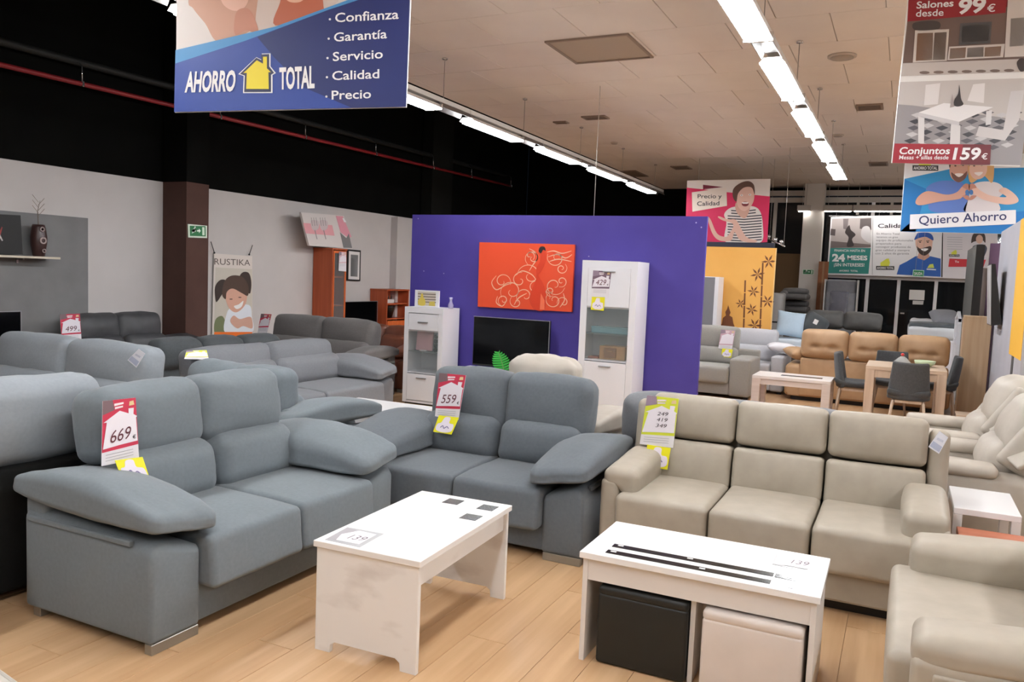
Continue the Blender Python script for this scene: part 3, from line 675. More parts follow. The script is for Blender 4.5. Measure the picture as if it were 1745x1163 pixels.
# ------------------------------------------------------------------ big blue banner
zb = 2.45; a = onz(298, 192, zb); b_ = onz(692, 183, zb)
B1 = Board('hanging_banner', 'large blue hanging banner listing Confianza, Garantía, Servicio, Calidad, Precio', 'banner', a, (b_-a), [(298, 192), (692, 183), (706, -150), (306, -190)], .008, plain((226, 226, 228), .35))
B1.poly('printed_photo', [(302, -185), (705, -148), (701.5, -10), (300.5, 100)], (214, 206, 200), 0)
B1.poly('printed_photo', [(322, -6), (345, -120), (420, -140), (470, -40), (440, 30), (440, 45), (376, 73), (350, 40), (330, 15)], (196, 150, 126), 1, True)
B1.poly('printed_photo', [(374, -60), (425, -60), (424, 0), (408, 18), (388, 14), (376, -5)], (222, 178, 158), 2, True)
B1.poly('printed_photo', [(402, 60), (400, 38), (406, 18), (425, 16), (438, 40), (440, 58), (420, 52)], (190, 132, 108), 3, True)
B1.poly('printed_photo', [(438, 50), (440, 0), (450, -60), (560, -80), (580, -10), (556, 15), (470, 45)], (204, 188, 178), 2, True)
B1.poly('printed_photo', [(470, 44), (478, 5), (490, -30), (540, -30), (552, 12), (545, 24)], (178, 98, 70), 3, True)
B1.poly('printed_photo', [(480, -40), (530, -40), (520, -2), (500, 5), (486, -5)], (220, 176, 152), 4, True)
B1.poly('printed_band', [(300.5, 86), (470, 46), (612, -6), (640, -20), (640, 30), (300, 109)], (70, 142, 196), 5)
B1.poly('printed_field', [(300, 109), (420, 70), (560, 18), (615, 0), (700.5, -30), (692, 182.4), (298.4, 191.4)], (38, 66, 150), 6)
B1.poly('printed_field', [(440, 64), (560, 18), (615, 0), (700.5, -30), (693, 182), (600, 184), (520, 150), (470, 100)], (27, 40, 100), 7)
B1.text('lettering', 'AHORRO', (317, 157), (402, 155), (320, 123), WHT, 9, .035); B1.text('lettering', 'TOTAL', (478, 152), (538, 149.5), (478, 116), WHT, 9, .035)
house_logo(B1, 'emblem', 440, 157, 52, 62, 8, .03)
for t, x0, y0, x1, y1, ch in (('Confianza', 573, 39, 681, 33, 16), ('Garantía', 571, 72, 661, 66, 15.5), ('Servicio', 569, 105, 654, 100, 15.5), ('Calidad', 568, 137.5, 648, 134, 15.5), ('Precio', 567, 170.5, 634, 168, 15.5)):
    B1.text('lettering', t, (x0, y0), (x1, y1), (x0, y0-ch), WHT, 9, .012); B1.ell('lettering', x0-9, y0-5, 2, 2, WHT, 9, 10)
B1.done(); B1.wires([(330, -180), (680, -150)])
# ------------------------------------------------------------------ Salones / Conjuntos banner
zb = 2.50; a = onz(1520, 278, zb); b_ = onz(1733, 283.5, zb)
B2 = Board('hanging_banner', 'hanging banner showing a wall unit and a white dining set, Conjuntos 159€', 'banner', a, (b_-a), [(1519.5, 278), (1738, 283.6), (1768, -40), (1551, -36)], .008, plain((232, 230, 226), .4))
ph = 'printed_photo'
B2.poly(ph, [(1550, 0), (1766, 0), (1757, 122), (1536, 130)], (112, 92, 84), 0); B2.poly(ph, [(1551, -34), (1766, -38), (1763, 5), (1548, 36)], (120, 32, 38), 1)
B2.poly(ph, [(1548, 0), (1716, -4), (1713, 22), (1546, 37)], (146, 30, 38), 2)
B2.text('lettering', 'Salones', (1561, 15), (1624, 11), (1562, 3), WHT, 4, .02); B2.text('lettering', 'desde', (1560, 29), (1607, 27), (1561, 17), WHT, 4, .01)
B2.text('lettering', '99', (1630, 24), (1677, 20), (1632, -1), WHT, 4, .035, .1); B2.text('lettering', '€', (1681, 21), (1695, 20), (1682, 8), WHT, 4, .01)
B2.poly(ph, [(1538, 108), (1757, 100), (1757, 122), (1536, 130)], (196, 188, 182), 1)
for (q, c) in (([(1559, 52), (1617, 50), (1613, 104), (1555, 107)], (206, 198, 190)), ([(1563, 57), (1590, 56), (1588, 103), (1560, 104)], (140, 100, 74)), ([(1592, 56), (1613, 55), (1610, 102), (1589, 103)], (116, 98, 88)), ([(1617, 80), (1712, 75), (1709, 98), (1614, 103)], (208, 200, 194)), ([(1619, 83), (1646, 81), (1644, 99), (1617, 101)], (150, 116, 92)), ([(1648, 82), (1676, 80), (1675, 97), (1647, 98)], (92, 78, 72)), ([(1678, 81), (1706, 79), (1704, 96), (1677, 97)], (156, 122, 98)), ([(1717, 0), (1760, -4), (1757, 96), (1711, 98)], (214, 206, 200)), ([(1722, 32), (1746, 30), (1744, 78), (1720, 80)], (150, 144, 138)), ([(1636, 40), (1690, 37), (1687, 74), (1633, 77)], (84, 82, 82)), ([(1640, 44), (1686, 41), (1684, 70), (1637, 73)], (128, 124, 122))):
    B2.poly(ph, q, c, 3)
for k in range(7): B2.ell(ph, 1575+k*24, 124-k*.6, 9, 2.6, (120, 104, 96), 3, 10)
B2.poly(ph, [(1556, 40), (1580, 36), (1600, 38), (1598, 50), (1560, 52)], (70, 62, 58), 3, True); B2.poly(ph, [(1732, 108), (1738, 100), (1746, 102), (1748, 118), (1738, 122)], (60, 48, 44), 4, True)
B2.poly(ph, [(1533.5, 140), (1757, 133), (1740, 282), (1520.5, 277)], (150, 146, 148), 0)
B2.poly(ph, [(1533.5, 140), (1757, 133), (1749, 206), (1556, 180), (1529, 178)], (196, 190, 186), 1)
for i in range(6):
    for j in range(9):
        x = 1528+j*24-i*3; y = 192+i*11+(j % 2)*4
        if x > 1725 or x < 1536-(y-140)*.1: continue
        B2.poly(ph, [(x, y), (x+12, y-4), (x+22, y), (x+10, y+5)], ((90, 88, 94), (196, 194, 196), (60, 60, 66))[(i+j) % 3], 2)
B2.poly(ph, [(1574, 180), (1577, 145), (1602, 142), (1598, 178)], (222, 218, 216), 3); B2.poly(ph, [(1648, 172), (1658, 144), (1678, 142), (1676, 176)], (226, 222, 220), 3)
B2.poly(ph, [(1709, 222), (1722, 156), (1745, 154), (1736, 205), (1712, 240), (1662, 232), (1668, 215)], (206, 202, 202), 3)
B2.poly(ph, [(1565, 192), (1608, 176), (1692, 183), (1634, 208)], (230, 228, 228), 4); B2.poly(ph, [(1565, 192), (1634, 208), (1634, 215), (1565, 199)], (202, 200, 202), 4)
for q in ([(1564, 198), (1575, 200), (1574, 246), (1564, 244)], [(1620, 212), (1636, 214), (1635, 246), (1618, 246)], [(1680, 190), (1690, 188), (1688, 212), (1679, 214)]): B2.poly(ph, q, (216, 214, 214), 4)
B2.poly(ph, [(1634, 145), (1637, 168), (1641, 178), (1633, 182), (1625, 180), (1626, 170), (1632, 160)], (48, 42, 42), 5, True); B2.poly(ph, [(1618, 184), (1622, 160), (1626, 182)], (170, 160, 158), 5)
B2.poly('printed_band', [(1524, 245), (1688, 247), (1686, 281.5), (1520, 278)], (150, 28, 44), 6); B2.poly('printed_band', [(1640, 247), (1688, 247), (1686, 281.5), (1636, 281)], (104, 26, 36), 7)
B2.text('lettering', 'Conjuntos', (1531, 263), (1617, 263), (1533, 251), WHT, 8, .022); B2.text('lettering', 'Mesas + sillas desde', (1531, 272), (1615, 272), (1532, 265), WHT, 8, .01)
B2.text('lettering', '159', (1622, 272), (1668, 272), (1624, 252), WHT, 8, .03, .1); B2.text('lettering', '€', (1671, 272), (1681, 272), (1672, 262), WHT, 8, .01)
B2.done(); B2.wires([(1560, -30), (1755, -34)])
# ------------------------------------------------------------------ Quiero Ahorro banner
P0 = ony(1534, 395, 13.0)
B3 = Board('hanging_banner', 'blue Quiero Ahorro banner with a couple forming a heart with their hands', 'banner', P0, (1, 0), [(1533.5, 395), (1790, 401), (1796, 262), (1543, 262)], .01, plain((236, 236, 236), .4))
B3.poly('printed_field', [(1543.5, 264), (1795, 264), (1794, 288), (1700, 288), (1620, 290), (1541.5, 305)], (224, 222, 222), 0)
B3.poly('printed_field', [(1541.5, 305), (1620, 288), (1794, 285), (1789, 400.5), (1534, 394.5)], (46, 142, 196), 1); B3.poly('printed_field', [(1541.5, 306), (1578, 322), (1560, 396), (1534, 394.5)], (24, 112, 176), 2); B3.poly('printed_field', [(1534, 394.5), (1560, 372), (1745, 360), (1790, 400)], (20, 116, 186), 2)
mini_logo(B3, 'printed_field', 1577, 291, 44, (50, 50, 54), 3)
f3 = 'printed_couple'
SK1, SK2, SK3 = (206, 158, 138), (224, 186, 168), (188, 132, 112)
B3.poly(f3, [(1586, 360), (1584, 330), (1578, 322), (1590, 312), (1612, 308), (1640, 312), (1650, 330), (1645, 360), (1640, 362)], (92, 122, 190), 3, True)
B3.poly(f3, [(1643, 360), (1650, 340), (1655, 318), (1672, 310), (1700, 312), (1712, 326), (1700, 340), (1704, 358), (1680, 362)], (216, 208, 208), 3, True)
B3.poly(f3, [(1618, 290), (1622, 270), (1634, 262), (1648, 268), (1650, 290), (1645, 304), (1634, 311), (1622, 304)], SK1, 4, True); B3.poly(f3, [(1618, 286), (1617, 265), (1634, 256), (1652, 264), (1652, 284), (1647, 274), (1626, 272), (1621, 280)], (70, 52, 44), 5, True)
B3.poly(f3, [(1621, 294), (1628, 298), (1640, 298), (1648, 292), (1645, 304), (1634, 311), (1624, 305)], (120, 84, 72), 5, True); B3.poly(f3, [(1627, 297), (1634, 295.5), (1642, 297), (1634, 302)], (240, 232, 228), 6, True)
B3.poly(f3, [(1690, 312), (1694, 290), (1690, 266), (1668, 258), (1652, 268), (1650, 300), (1656, 312), (1676, 300)], (212, 168, 112), 4, True); B3.poly(f3, [(1652, 288), (1656, 270), (1668, 266), (1680, 274), (1682, 290), (1676, 302), (1664, 306), (1655, 300)], SK2, 5, True); B3.poly(f3, [(1660, 295), (1667, 293.5), (1675, 294), (1668, 300)], (244, 236, 232), 6, True)
for x, y in ((1628, 283), (1641, 282), (1660, 283), (1673, 282)): B3.ell(f3, x, y, 2, 1.1, (60, 46, 42), 7, 10)
B3.poly(f3, [(1560, 346), (1566, 334), (1582, 326), (1612, 332), (1630, 328), (1640, 318), (1648, 318), (1650, 326), (1640, 336), (1632, 340), (1600, 344), (1570, 350)], SK1, 7, True)
B3.poly(f3, [(1735, 344), (1730, 332), (1712, 320), (1702, 326), (1715, 336), (1690, 334), (1672, 326), (1660, 316), (1652, 318), (1651, 326), (1664, 334), (1680, 342), (1715, 349)], SK2, 7, True)
for q in ([(1640, 318), (1646, 313), (1652, 316), (1651, 324), (1645, 322)], [(1651, 316), (1658, 313), (1664, 320), (1657, 322), (1652, 326)], [(1640, 334), (1650, 334), (1652, 341), (1646, 340)], [(1652, 341), (1655, 334), (1664, 334), (1658, 340)]): B3.poly(f3, q, SK3, 8, True)
B3.ell(f3, 1648, 328, 3.4, 4.5, (70, 120, 180), 9, 12); B3.ell(f3, 1655, 328, 3.4, 4.5, (70, 120, 180), 9, 12)
B3.poly('printed_caption', [(1551, 366), (1731, 358), (1731, 382), (1550, 391)], (232, 230, 232), 10); B3.text('lettering', 'Quiero Ahorro', (1566, 383), (1715, 375), (1566, 368), (44, 50, 96), 12, .008)
B3.done(); B3.wires([(1560, 264), (1780, 264)])
# ------------------------------------------------------------------ pink Precio y Calidad banner
P0 = ony(1171, 412, 14.6)
B4 = Board('hanging_banner', 'pink Precio y Calidad banner with a woman in a striped top', 'banner', P0, (1, 0), [(1167, 420), (1307.5, 413), (1313, 305), (1171, 308)], .01, plain((226, 216, 206), .4))
B4.poly('printed_field', [(1170.5, 320), (1200, 323), (1232, 327), (1312, 335), (1307.5, 413), (1167, 420)], (206, 26, 82), 0); B4.poly('printed_field', [(1198, 315), (1232, 319), (1198, 323)], (118, 26, 52), 1)
f4 = 'printed_woman'
B4.poly(f4, [(1236, 412), (1238, 380), (1234, 366), (1242, 356), (1256, 352), (1284, 352), (1296, 362), (1300, 385), (1298, 412), (1270, 414)], (222, 212, 204), 1, True)
for k in range(12):
    y = 358+k*4.6; B4.poly(f4, [(1240 if k > 1 else 1246, y), (1268, y+1.5), (1298 if k > 1 else 1288, y-1), (1298 if k > 1 else 1288, y+.9), (1268, y+3.4), (1240 if k > 1 else 1246, y+1.9)], (52, 48, 56), 2)
B4.poly(f4, [(1256, 345), (1274, 350), (1278, 356), (1270, 372), (1258, 366), (1253, 354)], (206, 160, 140), 3, True)
B4.poly(f4, [(1255, 342), (1253, 326), (1259, 314), (1274, 311), (1284, 320), (1285, 340), (1278, 354), (1268, 360), (1259, 354)], (222, 180, 162), 4, True)
B4.poly(f4, [(1249, 336), (1250, 322), (1262, 312), (1276, 309), (1285, 316), (1286, 332), (1281, 320), (1268, 320), (1258, 330), (1255, 344)], (92, 62, 48), 5, True)
B4.ell(f4, 1264, 333, 2.2, 1.5, (250, 246, 244), 6); B4.ell(f4, 1278, 332, 2.2, 1.5, (250, 246, 244), 6); B4.ell(f4, 1264, 333, .9, .9, (60, 44, 40), 7, 8); B4.ell(f4, 1278, 332, .9, .9, (60, 44, 40), 7, 8)
B4.ell(f4, 1270, 348, 6, 4, (120, 44, 48), 6); B4.poly(f4, [(1264, 345), (1276, 345), (1274, 347.5), (1266, 347.5)], (244, 240, 238), 7)
B4.poly(f4, [(1206, 372), (1211, 374), (1222, 398), (1236, 404), (1242, 400), (1250, 386), (1246, 380), (1232, 376), (1224, 371), (1226, 369), (1240, 374), (1252, 374), (1258, 380), (1272, 404), (1290, 410), (1284, 414), (1262, 410), (1252, 396), (1246, 410), (1226, 410), (1214, 398)], (218, 172, 154), 8, True)
B4.poly('printed_caption', [(1179, 328), (1238, 320), (1239, 351), (1180, 361)], (228, 214, 200), 3); B4.text('lettering', 'Precio y', (1189, 338), (1230, 338), (1189, 331), (40, 38, 44), 5, .01); B4.text('lettering', 'Calidad', (1188, 351), (1226, 350), (1188, 343.5), (40, 38, 44), 5, .01)
B4.done(); B4.wires([(1190, 308), (1298, 306)])
# ------------------------------------------------------------------ Rustika roll-down poster on the left wall
P0 = onx(398, 500, XW+.03)
B5 = Board('wall_poster', 'Rustika poster of a smiling girl with pigtails on the left wall', 'poster', P0, (0, 1), [(361, 590), (430, 592), (430, 437), (365, 432)], .008, plain((222, 212, 204), .5))
B5.text('lettering', 'RUSTIKA', (365, 451), (426, 453), (365, 440), (96, 84, 76), 2, .0)
B5.poly('printed_photo', [(367, 456), (429.5, 459), (429.5, 590), (364, 588)], (206, 198, 184), 0); B5.poly('printed_photo', [(367, 545), (380, 540), (386, 566), (366, 568)], (120, 128, 92), 1, True)
f5 = 'printed_girl'
B5.poly(f5, [(384, 568), (386, 535), (396, 524), (424, 520), (429, 540), (429, 567)], (232, 236, 242), 2, True)
B5.poly(f5, [(367, 512), (366, 490), (374, 478), (384, 478), (386, 490), (378, 502), (370, 514)], (52, 40, 36), 3, True); B5.poly(f5, [(408, 472), (414, 464), (424, 466), (428, 482), (426, 500), (420, 496), (416, 480)], (56, 42, 38), 3, True)
B5.poly(f5, [(378, 502), (382, 480), (394, 470), (412, 472), (422, 486), (422, 504), (412, 500), (396, 492), (386, 498), (384, 510)], (78, 58, 48), 5, True)
B5.poly(f5, [(383, 500), (392, 492), (408, 494), (420, 502), (418, 518), (408, 530), (398, 532), (388, 522)], (220, 170, 148), 4, True); B5.poly(f5, [(398, 522), (406, 519), (414, 513), (411, 523), (403, 527)], (248, 244, 240), 6, True)
for x, y in ((393, 510), (408, 507)): B5.ell(f5, x, y, 3, .8, (60, 44, 40), 7, 8)
B5.poly(f5, [(392, 545), (398, 538), (408, 544), (424, 540), (429, 545), (429, 560), (414, 556), (404, 560), (394, 552)], (216, 170, 150), 6, True)
B5.poly('printed_photo', [(365, 566), (429.5, 566), (429.5, 591), (362, 589)], (236, 116, 40), 3)
B5.done()
for (x0, y0, x1, y1) in ((359, 412, 365, 431), (430, 418, 424.5, 434)):
    a = Vector(B5.loc(x0, y0)); b_ = Vector(B5.loc(x1, y1)); put('hook', tube([(a.x, -.004, a.y), (b_.x, -.004, b_.y)], .006, 6), M_dark, B5.o); put('pin', lathe([(.014, -.006), (.014, .006)], 8), M_dark, B5.o, (b_.x, -.004, b_.y), (R90, 0, 0))
# ------------------------------------------------------------------ exit signs
def exit_sign(label, P0, r, C, arrow=1):
    b = Board('exit_sign', label, 'sign', P0, r, C, .012, plain((214, 226, 210), .5)); (x0, y0), (x1, y1), (x2, y2), (x3, y3) = C
    def Q(u, v): return (x0+(x1-x0)*u+(x3-x0)*v, y0+(y1-y0)*u+(y3-y0)*v)
    b.poly('green_field', [Q(.08, .12), Q(.92, .12), Q(.92, .88), Q(.08, .88)], (24, 112, 60), 1); b.poly('pictogram', [Q(.74, .2), Q(.86, .2), Q(.86, .8), Q(.74, .8)], (214, 236, 214), 2)
    b.poly('pictogram', [Q(.46, .46), Q(.56, .46), Q(.56, .34), Q(.66, .52), Q(.56, .7), Q(.56, .58), Q(.46, .58)], (226, 240, 226), 2)
    b.poly('pictogram', [Q(.24, .64), Q(.34, .62), Q(.36, .76), Q(.3, .72), Q(.28, .56), Q(.18, .48), Q(.2, .42), Q(.3, .48), Q(.38, .44), Q(.42, .54), Q(.36, .56), Q(.34, .44), Q(.26, .36), Q(.18, .3)], (226, 240, 226), 2); b.ell('pictogram', *Q(.36, .78), 1.3, 1.3, (226, 240, 226), 2, 10)
    return b.done()
exit_sign('green exit sign with running figure on the brown column', (cX+.013, 8.0, 2), (0, 1), [(321, 405), (353, 406), (353, 385), (320.5, 382)])
# ------------------------------------------------------------------ orange canvas on the purple panel
P0 = Vector((-4, 8.862, 1.5))
B6 = Board('canvas_painting', 'orange canvas with a dancer of white swirls on the purple panel', 'painting', P0, (1, 0), [(814, 523), (974, 532), (979, 417), (817, 413)], .036, plain((228, 78, 40), .6))
PE = (240, 190, 160)
def spiral(cx, cy, r0, turns, a0, dirn=1, sq=1.0): return [(cx+r0*(1-.85*t)*math.cos(a0+dirn*turns*6.283*t), cy+sq*r0*(1-.85*t)*math.sin(a0+dirn*turns*6.283*t)) for t in [k/14 for k in range(15)]]
for (cx, cy, r0, tn, a0, d) in ((856, 480, 15, 1.1, .4, -1), (872, 497, 20, 1.2, 2.6, 1), (886, 478, 14, 1, 5, -1), (903, 470, 22, 1.1, 3.2, 1), (858, 512, 10, 1.2, 2, 1), (880, 515, 12, 1, 4, -1), (908, 440, 14, 1.3, 2.2, 1), (903, 436, 9, 1, 1, -1), (948, 440, 16, 1.2, 3.6, -1), (957, 458, 10, 1.4, 5.4, 1), (945, 487, 18, 1.2, .2, 1), (957, 480, 10, 1.2, 2, -1), (944, 512, 16, 1.3, 4.6, -1), (938, 497, 9, 1.3, 1, 1), (960, 516, 11, 1, 3, 1), (928, 505, 10, 1.1, .5, -1), (895, 505, 16, 1.0, 2.4, 1), (912, 490, 11, 1.2, 5.2, -1)):
    B6.line('swirl', spiral(cx, cy, r0, tn, a0, d), .011, PE, 1, True, True)
for pts in ([(846, 470), (838, 482), (846, 494), (862, 486), (876, 482)], [(848, 505), (846, 516), (856, 522), (864, 512)], [(878, 470), (890, 462), (906, 468), (914, 478)], [(932, 430), (944, 428), (958, 432), (974, 428)], [(934, 438), (950, 434), (964, 440), (975, 434)], [(936, 446), (952, 442), (974, 446)], [(902, 424), (912, 430), (916, 440), (908, 452), (902, 462)], [(876, 520), (884, 508), (898, 500)], [(954, 524), (962, 512), (960, 500)]): B6.line('swirl', pts, .013, PE, 1, True, True)
B6.poly('dancer', [(922, 430), (928, 426), (931, 440), (928, 452), (922, 464), (918, 470), (926, 484), (930, 500), (928, 528), (910, 527), (902, 510), (908, 490), (914, 474), (914, 458), (920, 446)], (214, 62, 30), 2, True); B6.poly('dancer', [(918, 428), (921, 421), (928, 421), (930, 428), (926, 426), (922, 432)], (40, 24, 24), 3, True); B6.poly('dancer', [(922, 500), (928, 512), (928, 528), (920, 528)], (240, 120, 84), 3)
B6.done()
# bamboo and buddha decals (stuck flat on the yellow panel: parts of it)
class Decal(Board):
    def __init__(s, P0, r, org, root): s.P0 = Vector(P0); s.r = Vector((r[0], r[1], 0)).normalized(); s.n = s.r.cross(Vector((0, 0, 1))); s.up = Vector((0, 0, 1)); s.org = Vector(org); s.o = root; s.parts = {}
D7 = Decal((0, 13.75, 0), (1, 0), ypan.location, ypan); BR = (112, 64, 32)
for (x0, y0, x1, y1) in ((1300, 448, 1295, 565), (1270, 478, 1267, 565)):
    n = 6 if y0 < 460 else 4
    for k in range(n):
        u0, u1 = k/n, (k+.93)/n; D7.poly('bamboo_decal', [(x0+(x1-x0)*u0-1.4, y0+(y1-y0)*u0), (x0+(x1-x0)*u0+1.4, y0+(y1-y0)*u0), (x0+(x1-x0)*u1+1.4, y0+(y1-y0)*u1), (x0+(x1-x0)*u1-1.4, y0+(y1-y0)*u1)], BR, 0)
for (x, y, s_) in ((1310, 446, 13), (1291, 468, 13), (1284, 497, 11), (1308, 514, 12), (1262, 518, 9), (1281, 528, 11), (1286, 555, 13)):
    for k in range(6):
        t = k*1.05+x; D7.poly('bamboo_decal', [(x, y), (x+.5*s_*math.cos(t-.28), y+.5*s_*math.sin(t-.28)), (x+s_*math.cos(t), y+s_*math.sin(t)), (x+.5*s_*math.cos(t+.28), y+.5*s_*math.sin(t+.28))], BR, 0)
D7.poly('buddha_decal', [(1218, 557), (1224, 553), (1230, 553), (1232, 542), (1237, 538), (1236, 532), (1239, 527), (1241, 520), (1243, 527), (1245, 533), (1243, 538), (1248, 541), (1250, 552), (1252, 557)], BR, 0)
D7.done()
# ================================================================== cabinets along the purple panel
M_wcab = plain((232, 232, 236), .35, name='white_cabinet_board'); M_wcab2 = plain((226, 226, 230), .4, name='white_cabinet_inside')
M_glassd = glass('cabinet_glass', (150, 160, 160), .22, .03); M_handle = plain((170, 170, 172), .3, .7, name='satin_handle')
def display_cabinet(name, label, loc, W, D, H, rows, fr=.06, body=M_wcab, inside=M_wcab2, hand=M_handle, rz=0, knob=False):
    o = thing(name, label, 'cabinet', loc, rz)
    L = [(0, .022, 0, D, .02, H), (W-.022, W, 0, D, .02, H), (.022, W-.022, 0, D, H-.03, H), (.022, W-.022, 0, D, .02, .045), (.022, fr, 0, .02, .045, H-.03), (W-fr, W-.022, 0, .02, .045, H-.03), (fr, W-fr, 0, .02, H-fr-.01, H-.03)]
    for (k, a, b_) in rows: L.append((.022, W-.022, .02, D-.02, a-.012, a+.006))
    put('carcass', boxes(L), body, o); put('back_board', box(.022, W-.022, D-.014, D-.002, .045, H-.03), inside, o); put('plinth', box(.02, W-.02, .03, D-.03, 0, .02), M_dark, o)
    for (k, a, b_) in rows:
        if k in ('door', 'drawer'):
            d = put(k, box(fr+.003, W-fr-.003, -.004, .014, a+.004, b_-.004, .002), body, o); zc = (b_-.05) if k == 'door' else (a+b_)/2
            if hand: put('handle', box(W/2-.07, W/2+.07, -.026, -.004, zc-.006, zc+.006, .002), hand, d)
        else:
            d = put('glass_door', box(fr+.004, W-fr-.004, .002, .007, a+.004, b_-.004), M_glassd, o)
            put('shelf', box(.024, W-.024, .03, D-.02, (a+b_)/2-.005, (a+b_)/2+.005), glass('shelf_glass', (150, 180, 180), .35), o)
    return o
LX, LY = -5.555, 8.42
display_cabinet('display_cabinet', 'low white display cabinet left of the television with a pink plate', (LX, LY, 0), .55, .40, 1.205, [('door', .05, .385), ('glass', .40, .91), ('drawer', .92, 1.13)])
TX, TY = -3.255, 8.46
display_cabinet('display_cabinet', 'tall white display cabinet right of the television with the 429 sign', (TX, TY, 0), .64, .42, 1.845, [('door', .05, .73), ('glass', .745, 1.325), ('door', 1.335, 1.775)], .075)
o = thing('display_plate', 'pale pink square plate standing in the low white cabinet', 'plate', (LX+.225, LY+.13, .662)); put('dish', pb(.24, .03, .24, .014, (0, .01, 0), 5, 2), plain((230, 182, 190), .3), o, (0, 0, .122), (-.12, 0, 0)); put('stand', box(-.05, .05, -.04, .06, 0, .012), M_wcab, o)
o = thing('bead_strip', 'black beaded ornament hanging in the low white cabinet', 'ornament', (LX+.42, LY+.075, .661))
for k in range(4): put('bead', pb(.05, .05, .052, .02), M_dark, o, (0, 0, .028+k*.055))
o = thing('teal_box', 'teal glass tray lying on the shelf of the tall white cabinet', 'tray', (TX+.32, TY+.18, 1.041)); put('tray', box(-.21, .21, -.1, .1, 0, .06, .01, 2), plain((120, 172, 184), .2), o); put('lid', box(-.215, .215, -.105, .105, .06, .072, .004), plain((130, 182, 192), .2), o)
o = thing('wooden_box', 'small wooden drawer box in the bottom of the tall white cabinet display', 'box', (TX+.37, TY+.18, .752)); put('case', box(-.15, .15, -.1, .1, 0, .15, .004), wood('amber_wood', (176, 122, 66), (206, 156, 98), 'z'), o); d = put('drawer', box(-.09, .05, -.112, -.1, .02, .13, .003), wood('dark_amber_wood', (132, 84, 42), (156, 104, 58), 'x'), o); put('handle', box(-.05, .01, -.125, -.112, .09, .1), wood('amber_wood', (176, 122, 66), (206, 156, 98), 'z'), d)
o = thing('terracotta_tray', 'flat terracotta board beside the wooden box in the tall cabinet', 'tray', (TX+.145, TY+.16, .752)); put('board', box(-.06, .065, -.08, .08, 0, .022, .004), plain((160, 84, 60), .5), o); put('foot', box(-.05, .055, -.07, .07, -.0005, .002), plain((120, 64, 46), .5), o)
# picture frame and carafe on the low cabinet
B = Board('picture_frame', 'white picture frame with yellow pottery on the low white cabinet', 'picture', (LX, LY+.12, 1.2), (1, 0), [(706.5, 521.5), (747.5, 523.5), (748.5, 495), (707.5, 493)], .02, M_wcab, base=None)
B.o.location.z = 1.2055
B.poly('printed_photo', [(712, 519.5), (742, 521), (743, 497.5), (712.5, 495.5)], (206, 196, 182), 1)
for k in range(4): B.poly('printed_photo', [(712.3, 499+k*4.5), (743, 500.5+k*4.5), (743, 502+k*4.5), (712.3, 500.5+k*4.5)], (110, 98, 88), 2)
B.poly('printed_photo', [(714, 519), (713, 511), (717, 506), (718, 500), (721, 500), (722, 506), (725, 511), (724, 519.5)], (214, 190, 84), 3, True); B.poly('printed_photo', [(731, 520), (732, 513), (741, 513), (741.5, 521)], (206, 186, 90), 3)
B.done(); put('easel_back', box(-.02, .02, .02, .08, 0, .1), M_wcab, B.o)
q = ony(768, 523, LY+.2)
o = thing('glass_carafe', 'small clear glass carafe on the low white cabinet', 'carafe', (q.x, LY+.2, 1.2055)); put('body', lathe([(.03, 0), (.034, .01), (.036, .04), (.018, .08), (.015, .1), (.026, .135), (.024, .135), (.012, .1)], 16), glass('carafe_glass', (210, 205, 235), .4), o); put('base_disc', lathe([(.03, .002), (.03, .012)], 16), plain((236, 236, 244), .1), o)
# television bench and television
bz = ony(812, 626, 8.6).z
o = thing('tv_bench', 'low white television bench under the black television', 'bench', (-4.85, 8.44, 0)); put('top', box(0, 1.5, 0, .42, bz-.06, bz-.02, .003), M_wcab, o)
for x in (0, .73, 1.46): put('upright', box(x, x+.04, .01, .41, .02, bz-.06), M_wcab, o)
put('shelf', box(.04, 1.46, .02, .4, .22, .25), M_wcab, o); put('plinth', box(.02, 1.48, .03, .4, 0, .02), M_dark, o)
M_screen = plain((6, 7, 9), .12, name='dark_screen')
def tv(label, loc, W, H, rz=0):
    o = thing('television', label, 'television', loc, rz); put('panel', box(0, W, 0, .04, .03, .03+H, .006), M_dark, o); put('screen', box(.012, W-.012, -.003, 0, .05, .018+H), M_screen, o)
    put('bezel', boxes([(0, W, -.005, -.001, .026+H, .032+H), (W-.006, W, -.005, -.001, .03, .03+H)]), plain((190, 190, 195), .3, .6), o); put('stand', box(W/2-.2, W/2+.2, -.06, .1, 0, .012, .002), M_dark, o); put('neck', box(W/2-.04, W/2+.04, .005, .035, .012, .05), M_dark, o)
tv('large black television on the white bench before the purple panel', (-4.745, 8.72, bz-.02), 1.02, 1.115-bz)
